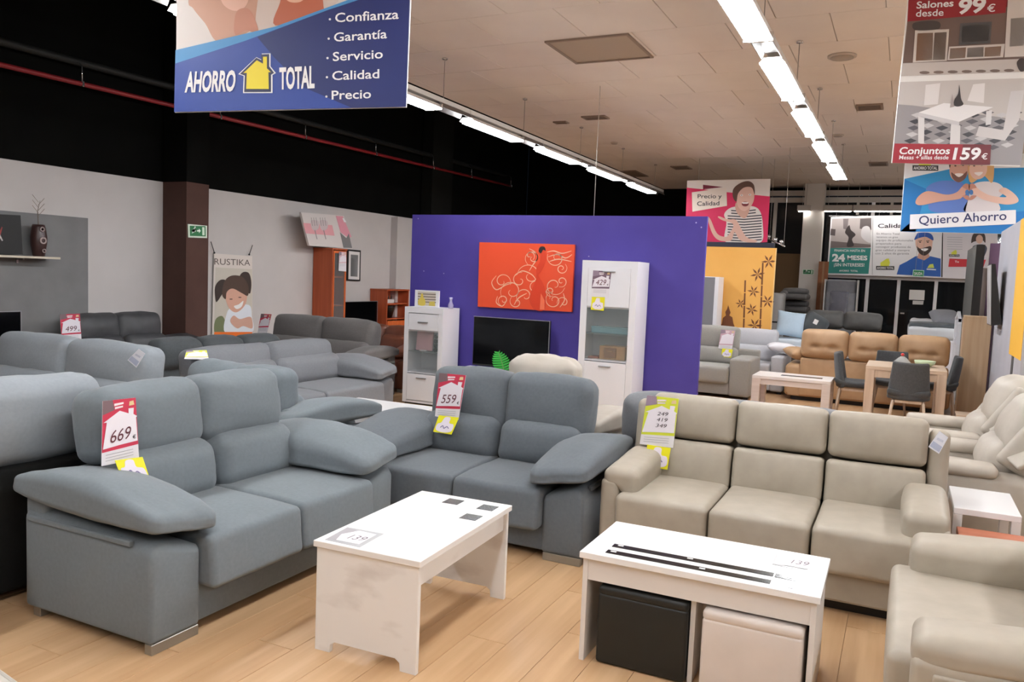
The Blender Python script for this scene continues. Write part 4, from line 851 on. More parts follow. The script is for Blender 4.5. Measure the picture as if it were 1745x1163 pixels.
# plant on a little table between the beige sofa and the television
low_table('coffee_table', 'low white coffee table carrying the palm plant', -3.35, -2.5, 6.75, 7.25, .42, M_wt, panels=True)
q = ony(868, 628, 7.0); o = thing('potted_palm', 'green palm plant peeking over the beige sofa', 'plant', (q.x, 7.0, .42))
put('pot', lathe([(.06, 0), (.085, .12), (.09, .13), (.075, .13), (.07, .11)], 14), plain((200, 196, 190), .5), o)
M_leaf = plain((56, 176, 70), .45, name='palm_green'); M_leaf2 = plain((120, 140, 84), .5, name='dull_leaf')
def frond(o, tip, mat, name='frond', w_=.07):
    st = Vector((0, 0, .1)); tip = Vector(tip); V = []; F = []; n = 15
    mid = (st+tip)/2+Vector((0, 0, .06)); P_ = [st*(1-t)**2+mid*2*t*(1-t)+tip*t*t for t in [k/n for k in range(n+1)]]
    ax = (tip-st).normalized(); side = ax.cross(Vector((0, -1, .2))).normalized()
    for k in range(5, n+1):
        p = P_[k]; ww = w_*math.sin(math.pi*min(1, (k-3)/(n-2)))+.01; d = (P_[min(k+1, n)]-P_[k-1]).normalized()
        for s in (-1, 1):
            b = len(V); V += [p-d*.008, p+d*.012, p+side*s*ww+d*.035+Vector((0, -.01, -.01)), p+side*s*ww*.9+d*.02+Vector((0, -.01, -.012))]; F.append((b, b+1, b+2, b+3))
    f_ = put(name, pyd(V, F), mat, o); put('stem', tube(P_, .004, 5), M_leaf2, f_)
for (px, py, m_, w_) in ((850, 602, M_leaf, .085), (888, 624, M_leaf2, .04), (940, 632, M_leaf, .04), (905, 628, M_leaf2, .05)):
    t_ = ony(px, py, 6.95)-o.location; frond(o, t_, m_, 'frond', w_)
# ------------------------------------------------------------------ wooden wall unit on the left wall
M_cherry = wood('cherry_wood', (168, 78, 44), (188, 94, 56), 'z', .8, .4); M_cherry2 = wood('orange_cherry', (206, 98, 48), (222, 116, 62), 'z', .8, .4)
def wood_unit(name, label, px_back, px_front, px_end, ytop, rows):
    """unit standing against the left wall; side seen towards the camera, front towards +X"""
    y0 = onx(px_back, ytop, XW+.02).y; xf = ony(px_front, ytop+3, y0).x; y1 = onx(px_end, ytop+5, xf).y; z1 = onx(px_back, ytop, XW+.02).z
    o = thing(name, label, 'cabinet', (xf, y0, 0), R90); W, D = y1-y0, xf-XW-.01
    put('side_panel', box(0, .022, 0, D, 0, z1-.025, .002), M_cherry, o); put('side_panel', box(W-.022, W, 0, D, 0, z1-.025, .002), M_cherry, o); put('top', box(-.01, W+.01, -.01, D, z1-.025, z1, .002), M_cherry, o)
    put('back_board', box(.022, W-.022, D-.02, D-.005, .02, z1-.03), M_cherry, o); put('bottom', box(.022, W-.022, .01, D-.02, .0, .05), M_cherry, o)
    for (k, a, b_) in rows:
        if k == 'shelf': put('shelf', box(.022, W-.022, .02, D-.02, a, a+.022), M_cherry, o)
        elif k == 'glass': g = put('glass_door', box(.05, W-.05, -.002, .004, a+.04, b_-.04), M_glassd, o); put('door_frame', boxes([(.024, .05, -.008, .012, a, b_), (W-.05, W-.024, -.008, .012, a, b_), (.05, W-.05, -.008, .012, a, a+.04), (.05, W-.05, -.008, .012, b_-.04, b_)]), M_cherry2, g)
        else:
            d = put(k, box(.025, W-.025, -.016, .002, a+.003, b_-.003, .003), M_cherry2, o)
            for s in (-.03, .03): put('knob', lathe([(.008, 0), (.014, .012), (.006, .02)], 10), M_handle, d, (W/2+s, -.016, (a+b_)/2), (R90, 0, 0))
    return o, W, D, z1
u1, W_, D_, z_ = wood_unit('wooden_display_cabinet', 'tall cherry wood display cabinet with glass door against the left wall', 535, 567, 591, 422, [('glass', .62, 1.93), ('shelf', 1.48, 0), ('shelf', 1.0, 0), ('door', .06, .6)])
wx, wy = u1.location.x, u1.location.y
u2, W2_, D2_, z2_ = wood_unit('wooden_sideboard', 'lower cherry wood cabinet right of the black television on the left wall', 632, 660, 697, 492, [('shelf', 1.0, 0), ('shelf', .72, 0), ('drawer', .5, .7), ('door', .06, .49)])
q = onx(640, 530, wx-.1)
bt = .62; o = thing('tv_bench', 'cherry wood television bench between the two cherry cabinets', 'bench', (wx, wy+W_+.03, 0), R90); bw = u2.location.y-wy-W_-.06
put('top', box(0, bw, 0, .4, bt-.03, bt), M_cherry, o)
for x in (0, bw-.03): put('upright', box(x, x+.03, .01, .39, 0, bt-.03), M_cherry, o)
put('back_board', box(.03, bw-.03, .36, .38, 0, bt-.03), M_cherry, o)
tv('black television standing between the two cherry cabinets', (wx-.15, wy+W_+.06, bt), bw-.12, onx(610, 514, wx-.15).z-bt-.03, R90)
o = thing('figurine', 'small cream figurine on a shelf of the tall cherry cabinet', 'figurine', (wx-.15, wy+.12, 1.022)); put('body', lathe([(.03, 0), (.025, .05), (.015, .12), (.02, .16), (.005, .18)], 10), plain((220, 190, 160), .5), o); put('base_disc', lathe([(.034, 0), (.034, .01)], 10), plain((190, 160, 130), .5), o)
o = thing('black_pot', 'black vase on the open shelf of the lower cherry cabinet', 'vase', (u2.location.x-.2, u2.location.y+W2_*.45, .742)); put('body', lathe([(.08, 0), (.13, .2), (.14, .22), (.12, .22), (.07, .02)], 16), plain((16, 16, 16), .3), o); put('base_disc', lathe([(.08, 0), (.08, .008)], 12), M_dark, o)
o = thing('planter_box', 'little white planter with dark sprigs in the lower cherry cabinet', 'planter', (u2.location.x-.15, u2.location.y+W2_*.35, 1.022)); put('box', box(-.05, .05, -.13, .13, 0, .07, .006), plain((232, 228, 224), .5), o)
for k in range(6): put('sprig', tube([(0, -.11+k*.045, .06), (.02*(-1)**k, -.12+k*.05, .16)], .008, 5, True, .002), plain((50, 52, 48), .6), o)
# pink and grey canvas leaning forward on top of the tall cabinet, framed print, both on the left wall
B = Board('canvas_painting', 'pink white and grey canvas with two goblets above the tall cherry cabinet', 'painting', (wx-.05, wy, 2), (0, 1), [(527, 419), (601, 424), (586, 368), (513, 362)], .04, plain((216, 208, 204), .6))
B.poly('printed_art', [(516.5, 380), (566, 384), (570, 402), (521, 398)], (226, 160, 166), 1); B.poly('printed_art', [(572, 368), (584, 369), (599, 404), (594, 406), (580, 396)], (222, 150, 164), 1); B.poly('printed_art', [(579, 396), (590, 406), (594, 398), (600, 423), (585, 422.5)], (122, 120, 120), 2); B.poly('printed_art', [(583, 372), (586, 372), (590, 379), (586, 379)], (238, 236, 236), 3)
for x in (536, 551):
    B.poly('printed_art', [(x-6, 376), (x+6, 377), (x+7, 388), (x+2, 393), (x-3, 392), (x-6, 386)], (206, 190, 190), 3, True); B.line('printed_art', [(x, 392), (x+2, 400), (x+4, 408)], .02, (150, 140, 140), 3)
    for k in (-4, 0, 4): B.line('printed_art', [(x+k, 385), (x+k-1, 378), (x+k-2, 371)], .008, (96, 90, 90), 4)
B.done()
B = Board('framed_print', 'black framed grey print with white mount on the left wall', 'picture', (XW+.03, 11, 1.6), (0, 1), [(591, 478.5), (614, 479.5), (615, 427), (592, 425)], .025, plain((22, 20, 20), .4))
B.poly('mount', [(593.5, 476), (612, 477), (613, 430), (594.5, 428)], (226, 222, 220), 1); B.poly('printed_photo', [(597, 471), (609, 472), (610, 435), (597.5, 434)], (120, 120, 120), 2)
for k in range(5): B.poly('printed_photo', [(598+k*2.3, 471.5), (599+k*2.3, 471.5), (600+k*2.1, 440+k*1.5), (599+k*2.1, 440)], (66+k*20, 66+k*20, 68+k*20), 3)
B.done()
# ------------------------------------------------------------------ floating shelf with canvas and vase, television below
sz = onx(60, 437, XW+.15).z; se = onx(102, 437, XW+.24).y
o = thing('floating_shelf', 'thin pale floating shelf on the grey wall panel', 'shelf', (XW+.014, 4.2, sz-.025)); put('board', box(0, .24, 0, se-4.2, 0, .025, .002), plain((206, 196, 178), .5), o)
yb = onx(37, 440, XW+.1).y-4.2; put('bracket', boxes([(0, .12, yb-.01, yb+.01, -.02, 0), (0, .012, yb-.01, yb+.01, -.06, 0)]), M_handle, o)
B = Board('canvas_painting', 'black canvas with a red and white mark on the floating shelf', 'painting', (XW+.12, 5, sz), (0, 1), [(-60, 432), (39, 434), (35, 367), (-60, 362)], .03, plain((20, 20, 19), .6))
B.poly('printed_art', [(-4, 402), (3, 386), (4, 388), (0, 404)], (150, 40, 40), 1); B.poly('printed_art', [(-4, 392), (5, 410), (3, 411), (-5, 398)], (190, 180, 180), 2); B.done(); B.o.location.z = sz
q = onx(66, 433, XW+.14)
o = thing('tall_vase', 'dark brown vase with pale rings and a dry twig on the floating shelf', 'vase', (XW+.14, q.y, sz)); vh = onx(66, 383, XW+.14).z-sz
put('body', lathe([(.055, 0), (.062, .01), (.085, vh*.4), (.088, vh*.6), (.07, vh*.92), (.062, vh), (.05, vh), (.05, vh*.9)], 20), plain((62, 40, 38), .35), o)
for (y, z, r_) in ((.0, .85, .03), (.01, .5, .045), (.02, .18, .026)):
    put('pale_ring', lathe([(r_, 0), (r_*.8, .006), (r_*.55, .006), (r_*.5, 0)], 14), plain((170, 150, 146), .5), o, (.082, y-.01, vh*z), (0, R90, 0))
tw = put('twig', tube([(0, 0, vh*.9), (.0, -.01, vh+.15), (0, .02, vh+.27)], .006, 5, True, .002), plain((120, 108, 96), .7), o)
for k in range(6): put('twiglet', tube([(0, 0, vh+.1+k*.03), (0, (-1)**k*.07, vh+.18+k*.03)], .003, 4), plain((150, 138, 126), .7), tw)
tvz = onx(20, 531, XW+.3).z; o = thing('tv_bench', 'low dark bench under the television at the left edge', 'bench', (XW+.5, 3.3, 0), R90); put('top', box(0, 2.3, 0, .44, .47, .5), plain((60, 58, 58), .5), o)
for x in (0, 2.26): put('upright', box(x, x+.04, .01, .43, 0, .47), plain((60, 58, 58), .5), o)
ty = onx(36, 550, XW+.3).y; tv('black television at the left edge below the floating shelf', (XW+.3, ty-1.15, .5), 1.15, tvz-.53, R90)
# ================================================================== shop front at the far end
YS = 18.95
def pxbox(x0, y0, x1, y1, Y, d):
    a = ony(x0, y0, Y); b_ = ony(x1, y1, Y); return (min(a.x, b_.x), max(a.x, b_.x), Y, Y+d, min(a.z, b_.z), max(a.z, b_.z))
M_wframe = plain((238, 238, 240), .4, name='white_door_frame'); M_night = glass('night_glass', (30, 34, 38), .45, .04)
structure('trim_6', box(*pxbox(1377, 250, 1399, 420, 18.45, .3)[:4], 0, ZC), plain((214, 208, 200), .6, name='grey_pillar_paint'))
wn = structure('window_1', boxes([(sx-.6, XR, YS+.02, YS+.12, ony(1450, 345, YS).z, ony(1450, 336, YS).z), (sx-.6, XR, YS-.1, YS+.02, ony(1450, 334, YS).z, ony(1450, 325, YS).z)]), M_alu)
zt = ony(1450, 345, YS).z
for px in (1313, 1478.5, 1532, 1596, 1650, 1720):
    a = ony(px-3, 480, YS); b_ = ony(px+3, 480, YS); structure('mullion', box(a.x, b_.x, YS+.02, YS+.1, 0, zt), M_wframe if px > 1400 else M_alu, wn)
for px in (1462, 1520): 
    a = ony(px-2.5, 350, YS); b_ = ony(px+2.5, 350, YS); structure('mullion', box(a.x, b_.x, YS+.04, YS+.09, ony(px, 366, YS).z, zt), M_alu, wn)
structure('transom', box(ony(1405, 472, YS).x, XR, YS, YS+.1, ony(1500, 476.5, YS).z, ony(1500, 469, YS).z), M_wframe, wn)
structure('sill', box(sx-.6, XR, YS, YS+.1, 0, .12), M_wframe, wn)
xs_ = [sx-.6]+[ony(p, 480, YS).x for p in (1313, 1478.5, 1532, 1596, 1650, 1720)]+[XR]
for i in range(len(xs_)-1): structure('pane', box(xs_[i]+.04, xs_[i+1]-.04, YS+.05, YS+.062, .12, zt), M_night, wn)
o = structure('door_handle', boxes([(ony(1536, 534, YS).x-.02, ony(1541, 534, YS).x, YS-.06, YS-.03, ony(1536, 534, YS).z-.015, ony(1536, 534, YS).z+.015)]), M_chrome, wn)
# street beyond the glass
structure('wall_street', box(-6, 7, 24, 24.1, -.1, 4), plain((22, 20, 18), .9)); structure('floor_street', box(-6, 7, 19.5, 24, -.12, -.02), plain((30, 30, 30), .9))
# strip lights over the window
for (x0, x1, y, lab) in ((1358, 1381, 361, 'white strip light left of the grey pillar at the window'), (1402, 1452, 361, 'white strip light right of the grey pillar above the poster'), (1453, 1560, 361, 'long white strip light above the Calidad poster')):
    a = ony(x0, y, 18.35); b_ = ony(x1, y-.3, 18.35); o = thing('strip_light', lab, 'ceiling light', (a.x, 18.35, a.z)); L_ = b_.x-a.x
    put('housing', box(0, L_, 0, .12, .02, .14, .006), M_alu, o); put('lamp', box(.03, L_-.03, .02, .1, .004, .02), emissive('strip_lamp', (255, 250, 245), 22), o)
    for x in (.1, L_-.1): put('wire', tube([(x, .06, .14), (x, .06, ZC-a.z)], .004, 5), M_alu, o)
# posters hung across the window
PY = 18.7
def poster(label, C, c=(232, 232, 234)):
    return Board('window_poster', label, 'poster', (0, PY, 2), (1, 0), C, .03, plain(c, .4))
B = poster('teal 24 MESES poster with a kitchen photo at the window', [(1409, 468), (1486, 470), (1487, 368), (1416, 370)])
B.poly('printed_photo', [(1418, 373), (1485, 371), (1484, 422), (1415, 423)], (176, 168, 166), 1); B.poly('printed_photo', [(1416, 411), (1484, 417), (1484, 422), (1415, 423)], (110, 100, 98), 2); B.poly('printed_photo', [(1466, 373), (1485, 372), (1485, 392), (1465, 390)], (92, 84, 84), 2); B.poly('printed_photo', [(1437, 373), (1446, 373), (1444, 392), (1437, 390)], (120, 112, 112), 2)
B.poly('printed_photo', [(1443, 420), (1446, 405), (1440, 396), (1447, 384), (1450, 392), (1458, 400), (1452, 408), (1455, 419)], (56, 50, 50), 3, True); B.poly('printed_photo', [(1416, 390), (1424, 391), (1423, 402), (1415, 401)], (84, 76, 76), 3); B.poly('printed_photo', [(1470, 388), (1482, 388), (1484, 414), (1468, 404)], (206, 204, 206), 3, True)
B.poly('printed_field', [(1415, 423), (1484, 423), (1480, 467), (1411, 466)], (40, 132, 124), 2)
for t, x0, x1, y, ch, bo in (('FINANCIA HASTA EN', 1422, 1474, 429, 4, .01), ('24', 1418, 1440, 445, 12, .05), ('MESES', 1444, 1478, 443, 7.5, .035), ('¡SIN INTERESES!', 1421, 1473, 454, 5.5, .015), ('AHORRO  TOTAL', 1430, 1462, 463, 3, .02)): B.text('lettering', t, (x0, y), (x1, y+.6), (x0, y-ch), WHT, 4, bo)
B.done(); B.wires([(1425, 371), (1478, 370)])
B = poster('Calidad poster with a smiling bearded man in a blue cap', [(1486.5, 470), (1604, 474), (1606, 366), (1488, 368)])
B.text('lettering', 'Calidad', (1496, 388.5), (1545, 388), (1496, 381.5), (46, 46, 56), 2, .02)
for k, (t, x1) in enumerate((('En Ahorro Total', 1533), ('tenemos un gran', 1530), ('equipo de profesionales', 1556), ('preparados para', 1536), ('conseguir productos de', 1552), ('gran calidad y siempre', 1550), ('con 2 años de garantía', 1549))): B.text('lettering', t, (1494-k*.4, 400+k*5.6), (x1, 400.4+k*5.6), (1494-k*.4, 396.6+k*5.6), (120, 120, 126), 2, 0)
mini_logo(B, 'emblem', 1508.5, 460, 31)
fm = 'printed_man'
B.poly(fm, [(1528, 468), (1533, 452), (1545, 446), (1560, 437), (1586, 437), (1603, 441), (1603, 472)], (32, 92, 176), 2); B.poly(fm, [(1563, 440), (1566, 430), (1582, 430), (1584, 438), (1575, 444)], (206, 160, 140), 3)
B.poly(fm, [(1560, 410), (1562, 402), (1588, 402), (1589, 414), (1586, 428), (1576, 436), (1566, 430), (1561, 420)], (224, 182, 162), 4, True); B.poly(fm, [(1562, 420), (1568, 424), (1576, 422), (1586, 420), (1586, 428), (1576, 436), (1566, 431)], (66, 50, 44), 5, True); B.poly(fm, [(1569, 425), (1576, 423.5), (1582, 424.5), (1576, 428.5)], (248, 246, 244), 6, True)
for x in (1568, 1581): B.ell(fm, x, 413, 1.8, 1, (50, 40, 38), 6, 8); B.poly(fm, [(x-3, 410.6), (x+3, 410), (x+3, 411), (x-3, 411.6)], (56, 42, 38), 6)
B.poly(fm, [(1558, 409), (1562, 400), (1566, 397), (1582, 397), (1589, 402), (1590, 410), (1578, 404), (1566, 406)], (36, 84, 166), 7, True)
B.poly(fm, [(1580, 457), (1584, 451), (1590, 450), (1592, 457)], (206, 216, 90), 5); B.poly(fm, [(1579, 458), (1595, 459), (1595, 461), (1579, 460)], (226, 230, 236), 5)
B.done(); B.wires([(1498, 369), (1596, 368)])
B = poster('white window poster with a woman, red caption, behind the wardrobe panels', [(1606, 474), (1700, 478), (1700, 366), (1607.5, 366)], (226, 222, 226))
for k in range(6): B.poly('printed_text', [(1614, 404+k*4), (1640, 404.6+k*4), (1640, 405.6+k*4), (1614, 405+k*4)], (190, 190, 196), 1)
mini_logo(B, 'emblem', 1626, 437.5, 18)
B.poly('printed_woman', [(1652, 452), (1656, 425), (1662, 418), (1676, 417), (1682, 424), (1676, 440), (1670, 452)], (70, 74, 92), 2, True); B.poly('printed_woman', [(1655, 414), (1658, 400), (1668, 394), (1678, 400), (1679, 414), (1674, 410), (1660, 412)], (62, 44, 40), 3, True); B.ell('printed_woman', 1669, 408, 6, 7.5, (226, 190, 172), 4)
B.poly('printed_caption', [(1618, 441), (1680, 443), (1676, 455), (1616, 455)], (206, 40, 52), 5); B.text('lettering', 'Te', (1627, 448), (1634, 448), (1627, 444.5), WHT, 7, .02)
B.done(); B.wires([(1616, 368), (1690, 368)])
B = Board('exit_sign', 'small green SALIDA sign hanging above the doors', 'sign', (0, 18.6, 2), (1, 0), [(1555, 471), (1574, 472), (1575, 461), (1556, 460)], .02, plain((200, 236, 214), .5))
B.poly('green_field', [(1556, 470), (1573.5, 471), (1574, 462), (1557, 461)], (36, 140, 84), 1); B.text('lettering', 'SALIDA', (1558, 468.6), (1572, 469), (1558, 463.6), WHT, 2, .02); B.done(); B.wires([(1560, 461), (1571, 462)])
exit_sign('small green exit sign on the grey pillar by the window', (0, 18.43, 2), (1, 0), [(1367, 468), (1387, 468.5), (1387.5, 459.5), (1367.5, 459)])
B = Board('paper_notice', 'white paper notice on the glass door', 'notice', (0, YS-.005, 2), (1, 0), [(1549, 511), (1575, 512), (1576, 495), (1550, 494)], .004, plain((230, 228, 224), .6)); B.poly('lower_sheet', [(1555, 519), (1573, 519.5), (1574, 513), (1555.5, 512.5)], (206, 204, 200), 0); B.done()
# spotlight rail beside the pink banner
a = ony(1310, 408, 14.9); b_ = ony(1337, 420, 13.6)
o = thing('spotlight_rail', 'short rail with three small spotlights by the yellow panel', 'spotlight', a); put('rail', tube([(0, 0, 0), b_-a], .012, 6), M_chrome, o)
for t in (.0, .45, .8): put('spot', lathe([(.015, 0), (.03, .03), (.03, .07), (.02, .075)], 10), M_chrome, o, (b_-a)*t); 
for t in (.05, .95): put('wire', tube([(b_-a)*t, (b_-a)*t+Vector((0, 0, ZC-a.z-((b_-a)*t).z))], .003, 4), M_alu, o)
q = ony(1205, 424, 14.2); q2 = ony(1318, 424, 14.2); o = thing('dark_partition', 'dark blue partition top showing above the yellow panel', 'partition', (q.x-.8, 14.2, 0)); put('panel', box(0, q2.x-q.x+.8, 0, .06, 0, ony(1250, 413, 14.2).z), plain((44, 46, 62), .7), o); put('edge_trim', box(q2.x-q.x+.8, q2.x-q.x+.81, -.003, .063, 0, ony(1250, 413, 14.2).z), plain((60, 62, 78), .6), o)
# grey cabinet standing before the yellow panel
a = ony(1190, 472, 13.25); b_ = ony(1219, 472, 13.25); o = thing('grey_cabinet', 'tall grey and white cabinet between purple and yellow panels', 'cabinet', (a.x-.3, 13.25, 0)); ww = b_.x-a.x+.3
put('door', box(0, ww, 0, .02, .05, a.z, .002), plain((126, 126, 130), .4), o); put('carcass', box(-.01, ww+.06, .02, .4, .0, a.z+.01, .003), M_wcab, o); put('white_stile', box(ww, ww+.06, -.004, .02, .0, a.z+.01), M_wcab, o)
# ------------------------------------------------------------------ far furniture
pillow_sofa('leather_sofa', 'grey leather sofa by the glass doors beyond the tan sofa', (ony(1362, 545, 16.6).x-.05, 15.75, 0), 0, ony(1516, 545, 16.6).x-ony(1362, 545, 16.6).x+.12, 2, leather('far_grey_leather', (104, 104, 102)), aw=.2, D=.9, hz=.95, hh=.32, seat=.55)
def stack_sofa(label, px0, px1, yb_, yt, mat, Y=17.4):
    a = ony(px0, yb_, Y); b_ = ony(px1, yt, Y); o = thing('stacked_sofa', label, 'sofa', (a.x, Y, a.z), 0, 'sofas stacked by the window'); W, H = b_.x-a.x, (b_.z-a.z)*.88
    put('body', pb(W, .7, H*.5, .05, (0, .02, 0), 4), mat, o, (W/2, .4, H*.25+.004)); put('back_roll', pb(W*.92, .35, H*.5, .1, (0, .03, .02), 4), mat, o, (W/2, .5, H*.72)); put('arm', pb(.16, .6, H*.7, .06, (0, 0, .02), 3), mat, o, (.08, .4, H*.36))
GL = leather('stack_grey_leather', (100, 98, 97)); 
stack_sofa('grey sofa on top of the stack by the window', 1326, 1376, 510, 490, GL); stack_sofa('grey sofa in the middle of the stack by the window', 1324, 1376, 532, 511, leather('stack_dark_leather', (84, 82, 82))); 
a = ony(1320, 532, 17.4); o = thing('pallet_stand', 'dark wooden stand under the stacked sofas', 'stand', (a.x, 17.45, 0)); put('deck', box(0, .74, 0, .75, a.z-.08, a.z-.02), wood('stand_wood', (92, 76, 60), (110, 92, 74), 'x'), o)
for x in (0, .66):
    for y in (0, .67): put('post', box(x, x+.08, y, y+.08, 0, a.z-.08), wood('stand_wood', (92, 76, 60), (110, 92, 74), 'x'), o)
a = ony(1316, 532, 17.2); b_ = ony(1332, 500, 17.2); o = thing('wrapped_bundle', 'bundle in crinkled clear plastic beside the stacked sofas', 'bundle', (a.x, 17.1, 0)); put('wrap', pb(.26, .3, b_.z, .05, (0, .02, 0), 6, 2, .03), plain((176, 174, 172), .2), o, (.1, .1, b_.z/2)); put('strap', box(-.04, .24, -.08, .28, b_.z*.6, b_.z*.62), M_dark, o)
# upright wrapped sofa under the 24 MESES poster
a = ony(1404, 545, 18.0); b_ = ony(1461, 478, 18.0); o = thing('wrapped_sofa', 'grey sofa stood on end and wrapped in clear plastic by the window', 'sofa', (a.x, 17.86, 0)); W = b_.x-a.x; H = b_.z
put('body', pb(W, .3, H, .05, (0, .02, 0), 4), leather('wrapped_grey', (122, 122, 128)), o, (W/2, .22, H/2)); put('cushion', pb(W*.62, .14, H*.3, .05, (0, .03, 0), 4), leather('wrapped_grey2', (112, 112, 122)), o, (W*.46, .06, H*.72)); put('plastic_wrap', pb(W+.02, .36, H*.72, .04, (0, .03, 0), 14, 2, .05), glass('clear_plastic', (225, 228, 235), .22, .12), o, (W/2, .18, H*.5))
for x in (-.03, W+.01): put('edge_board', box(x, x+.025, 0, .3, 0, H), plain((210, 208, 204), .5), o)
a = ony(1393, 478, 18.3); b_ = ony(1408, 446, 18.3); o = thing('cardboard_panel', 'brown cardboard sheet behind the grey pillar', 'cardboard', (a.x, 18.32, 0)); put('sheet', box(0, b_.x-a.x+.05, 0, .05, 0, b_.z), textured('cardboard', (142, 92, 62), (152, 102, 72), (4, 4, 4), .9, 0), o); put('tape', box(.08, .12, -.002, 0, 0, b_.z), plain((160, 120, 84), .4), o)
o = thing('brown_screen', 'olive brown screen standing behind the stacked sofas', 'screen', (ony(1318, 480, 18.4).x-.1, 18.56, 0)); put('panel', box(0, ony(1372, 480, 18.4).x-ony(1318, 480, 18.4).x+.1, 0, .05, 0, ony(1345, 432, 18.4).z), plain((92, 70, 44), .9), o); put('foot', box(.1, .5, -.1, .15, 0, .03), M_dark, o)
# white day bed with pillows
ta = ony(1316, 578, 13.95); o = thing('white_daybed', 'white wooden day bed beyond the tan sofa', 'bed', (ta.x, 13.9, 0)); tz = ta.z
put('mattress', pb(1.5, .8, .12, .04, (0, 0, .01), 4), plain((214, 226, 236), .8), o, (.78, .42, tz-.05)); put('rail', box(.05, 1.5, 0, .03, tz-.22, tz-.08), M_wcab, o); put('rail', box(.05, 1.5, .8, .83, tz-.22, tz-.08), M_wcab, o)
for x in (0, 1.46):
    for y in (0, .78): put('post', box(x, x+.06, y, y+.06, 0, tz+.16 if x == 0 else tz-.08), M_wcab, o)
put('head_rail', box(.01, .05, .06, .78, tz+.1, tz+.15), M_wcab, o)
for k in range(5): put('slat', box(.02, .04, .12+k*.13, .16+k*.13, tz-.2, tz+.1), M_wcab, o)
q = ony(1342, 553, 14.2); free_pillow('pale blue cushion leaning on the white day bed', (q.x+.04, 14.25, tz+.25), (1.25, .1, .25), .46, .44, .2, fabric('pale_blue_cloth', (186, 206, 222)), 2)
q = ony(1367, 553, 14.15); rc = thing('cushion', 'round dark grey cushion with a white tag on the day bed', 'cushion', (q.x+.16, 14.42, tz+.24)); put('cover', pb(.40, .18, .40, .088, (.0, .04, 0), 6, 3), F_green, rc, (0, 0, 0), (-.2, .5, 0)); put('paper_tag', box(-.03, .04, -.135, -.13, .04, .12), plain((236, 234, 230), .6), rc, (0, 0, 0), (0, .4, 0))
# bed with linen, headboard and wardrobe panels on the far right
a = ony(1548, 560, 15.2); o = thing('bed', 'bed with grey and white linen before the glass doors', 'bed', (a.x, 14.6, 0)); bz_ = ony(1580, 556, 15).z
put('base', box(0, .75, 0, 1.6, .1, bz_-.2, .02), M_wcab, o); put('mattress', pb(.78, 1.62, .2, .06, (0, 0, .02), 5), plain((222, 226, 230), .8), o, (.38, .8, bz_-.1)); put('blanket', pb(.8, .7, .09, .04, (0, 0, .02), 8, 2, .02), fabric('slate_blanket', (86, 92, 96)), o, (.4, .38, bz_+.005)); put('pillow', pillow(.44, .5, .24), fabric('bed_pillow_cloth', (150, 152, 158)), o, (.55, .8, bz_+.12), (.4, 0, .2)); put('sheet', pb(.36, .5, .1, .04, (0, 0, .02), 8, 2, .03), plain((228, 230, 234), .8), o, (.2, 1.0, bz_+.03))
for x in (.02, .68):
    for y in (.03, 1.52): put('leg', box(x, x+.05, y, y+.05, 0, .1), M_wcab, o)
hb0 = ony(1605, 538, 14.9); hb1 = ony(1627, 538, 13.7); o = thing('white_headboard', 'white slatted headboard beside the bed with linen', 'headboard', (.72, 13.6, 0)); hz_ = hb0.z
for y in (0, .78): put('post', box(0, .05, y, y+.06, 0, hz_), M_wcab, o)
put('top_rail', prism([(0, hz_-.05), (.42, hz_+.05), (.84, hz_-.05), (.84, hz_), (.42, hz_+.1), (0, hz_)], .005, .045, 'x'), M_wcab, o); put('low_rail', box(.005, .045, .06, .78, hz_-.4, hz_-.33), M_wcab, o)
for k in range(6): put('slat', box(.015, .035, .1+k*.115, .14+k*.115, hz_-.33, hz_-.03), M_wcab, o)
def far_panel(name, label, x0, x1, y0, y1, z, mat, edge=None):
    o = thing(name, label, 'panel', (x0, y0, 0)); put('board', box(0, x1-x0, .012, y1-y0, 0, z, .003), mat, o); put('edge_strip', box(0, x1-x0, 0, .012, 0, z), edge or mat, o); return o
zz = ony(1660, 417, 12.45).z
far_panel('wardrobe_panel', 'tall dark grey wardrobe side with black edge behind the oak cabinet', .80, .90, 12.45, 14.2, zz, plain((92, 92, 88), .4), plain((20, 19, 18), .4))
far_panel('wardrobe_panel', 'beige wardrobe door right of the dark grey one', max(.91, ony(1664, 460, 12.6).x), ony(1684, 460, 12.6).x, 12.6, 13.1, ony(1672, 457, 12.6).z, plain((176, 166, 160), .5))
far_panel('wardrobe_panel', 'plum purple panel edge next to the lilac partition wall', ony(1684, 430, 12.55).x+.02, 1.1, 12.55, 12.6, ony(1690, 415, 12.55).z, plain((94, 66, 92), .6))
pn = far_panel('decor_panel', 'pale grey panel with dark tree decals beside the headboard', .95, 1.02, 14.5, 15.9, ony(1628, 455, 14.5).z, plain((160, 156, 152), .5), plain((206, 196, 182), .5))
for k, (z0, s_) in enumerate(((1.55, .16), (1.2, .14))):
    V = [(-.002, .5+.5*s_*math.cos(t)*(1 if i % 2 else .5)*3, z0+s_*math.sin(t)*(1 if i % 2 else .55)) for i, t in enumerate([j*math.pi/7 for j in range(14)])]; put('tree_decal', pyd(V, [tuple(range(14))]), M_dark, pn)
o = thing('leaning_rods', 'black rods leaning by the plum panel', 'rod', (.95, 12.43, 0))
for (dx, ln) in ((0, 1.55), (.03, 1.45)): put('rod', tube([(dx-.03, 0, 0), (dx+.06, .1, ln+.1)], .012, 6), M_dark, o)
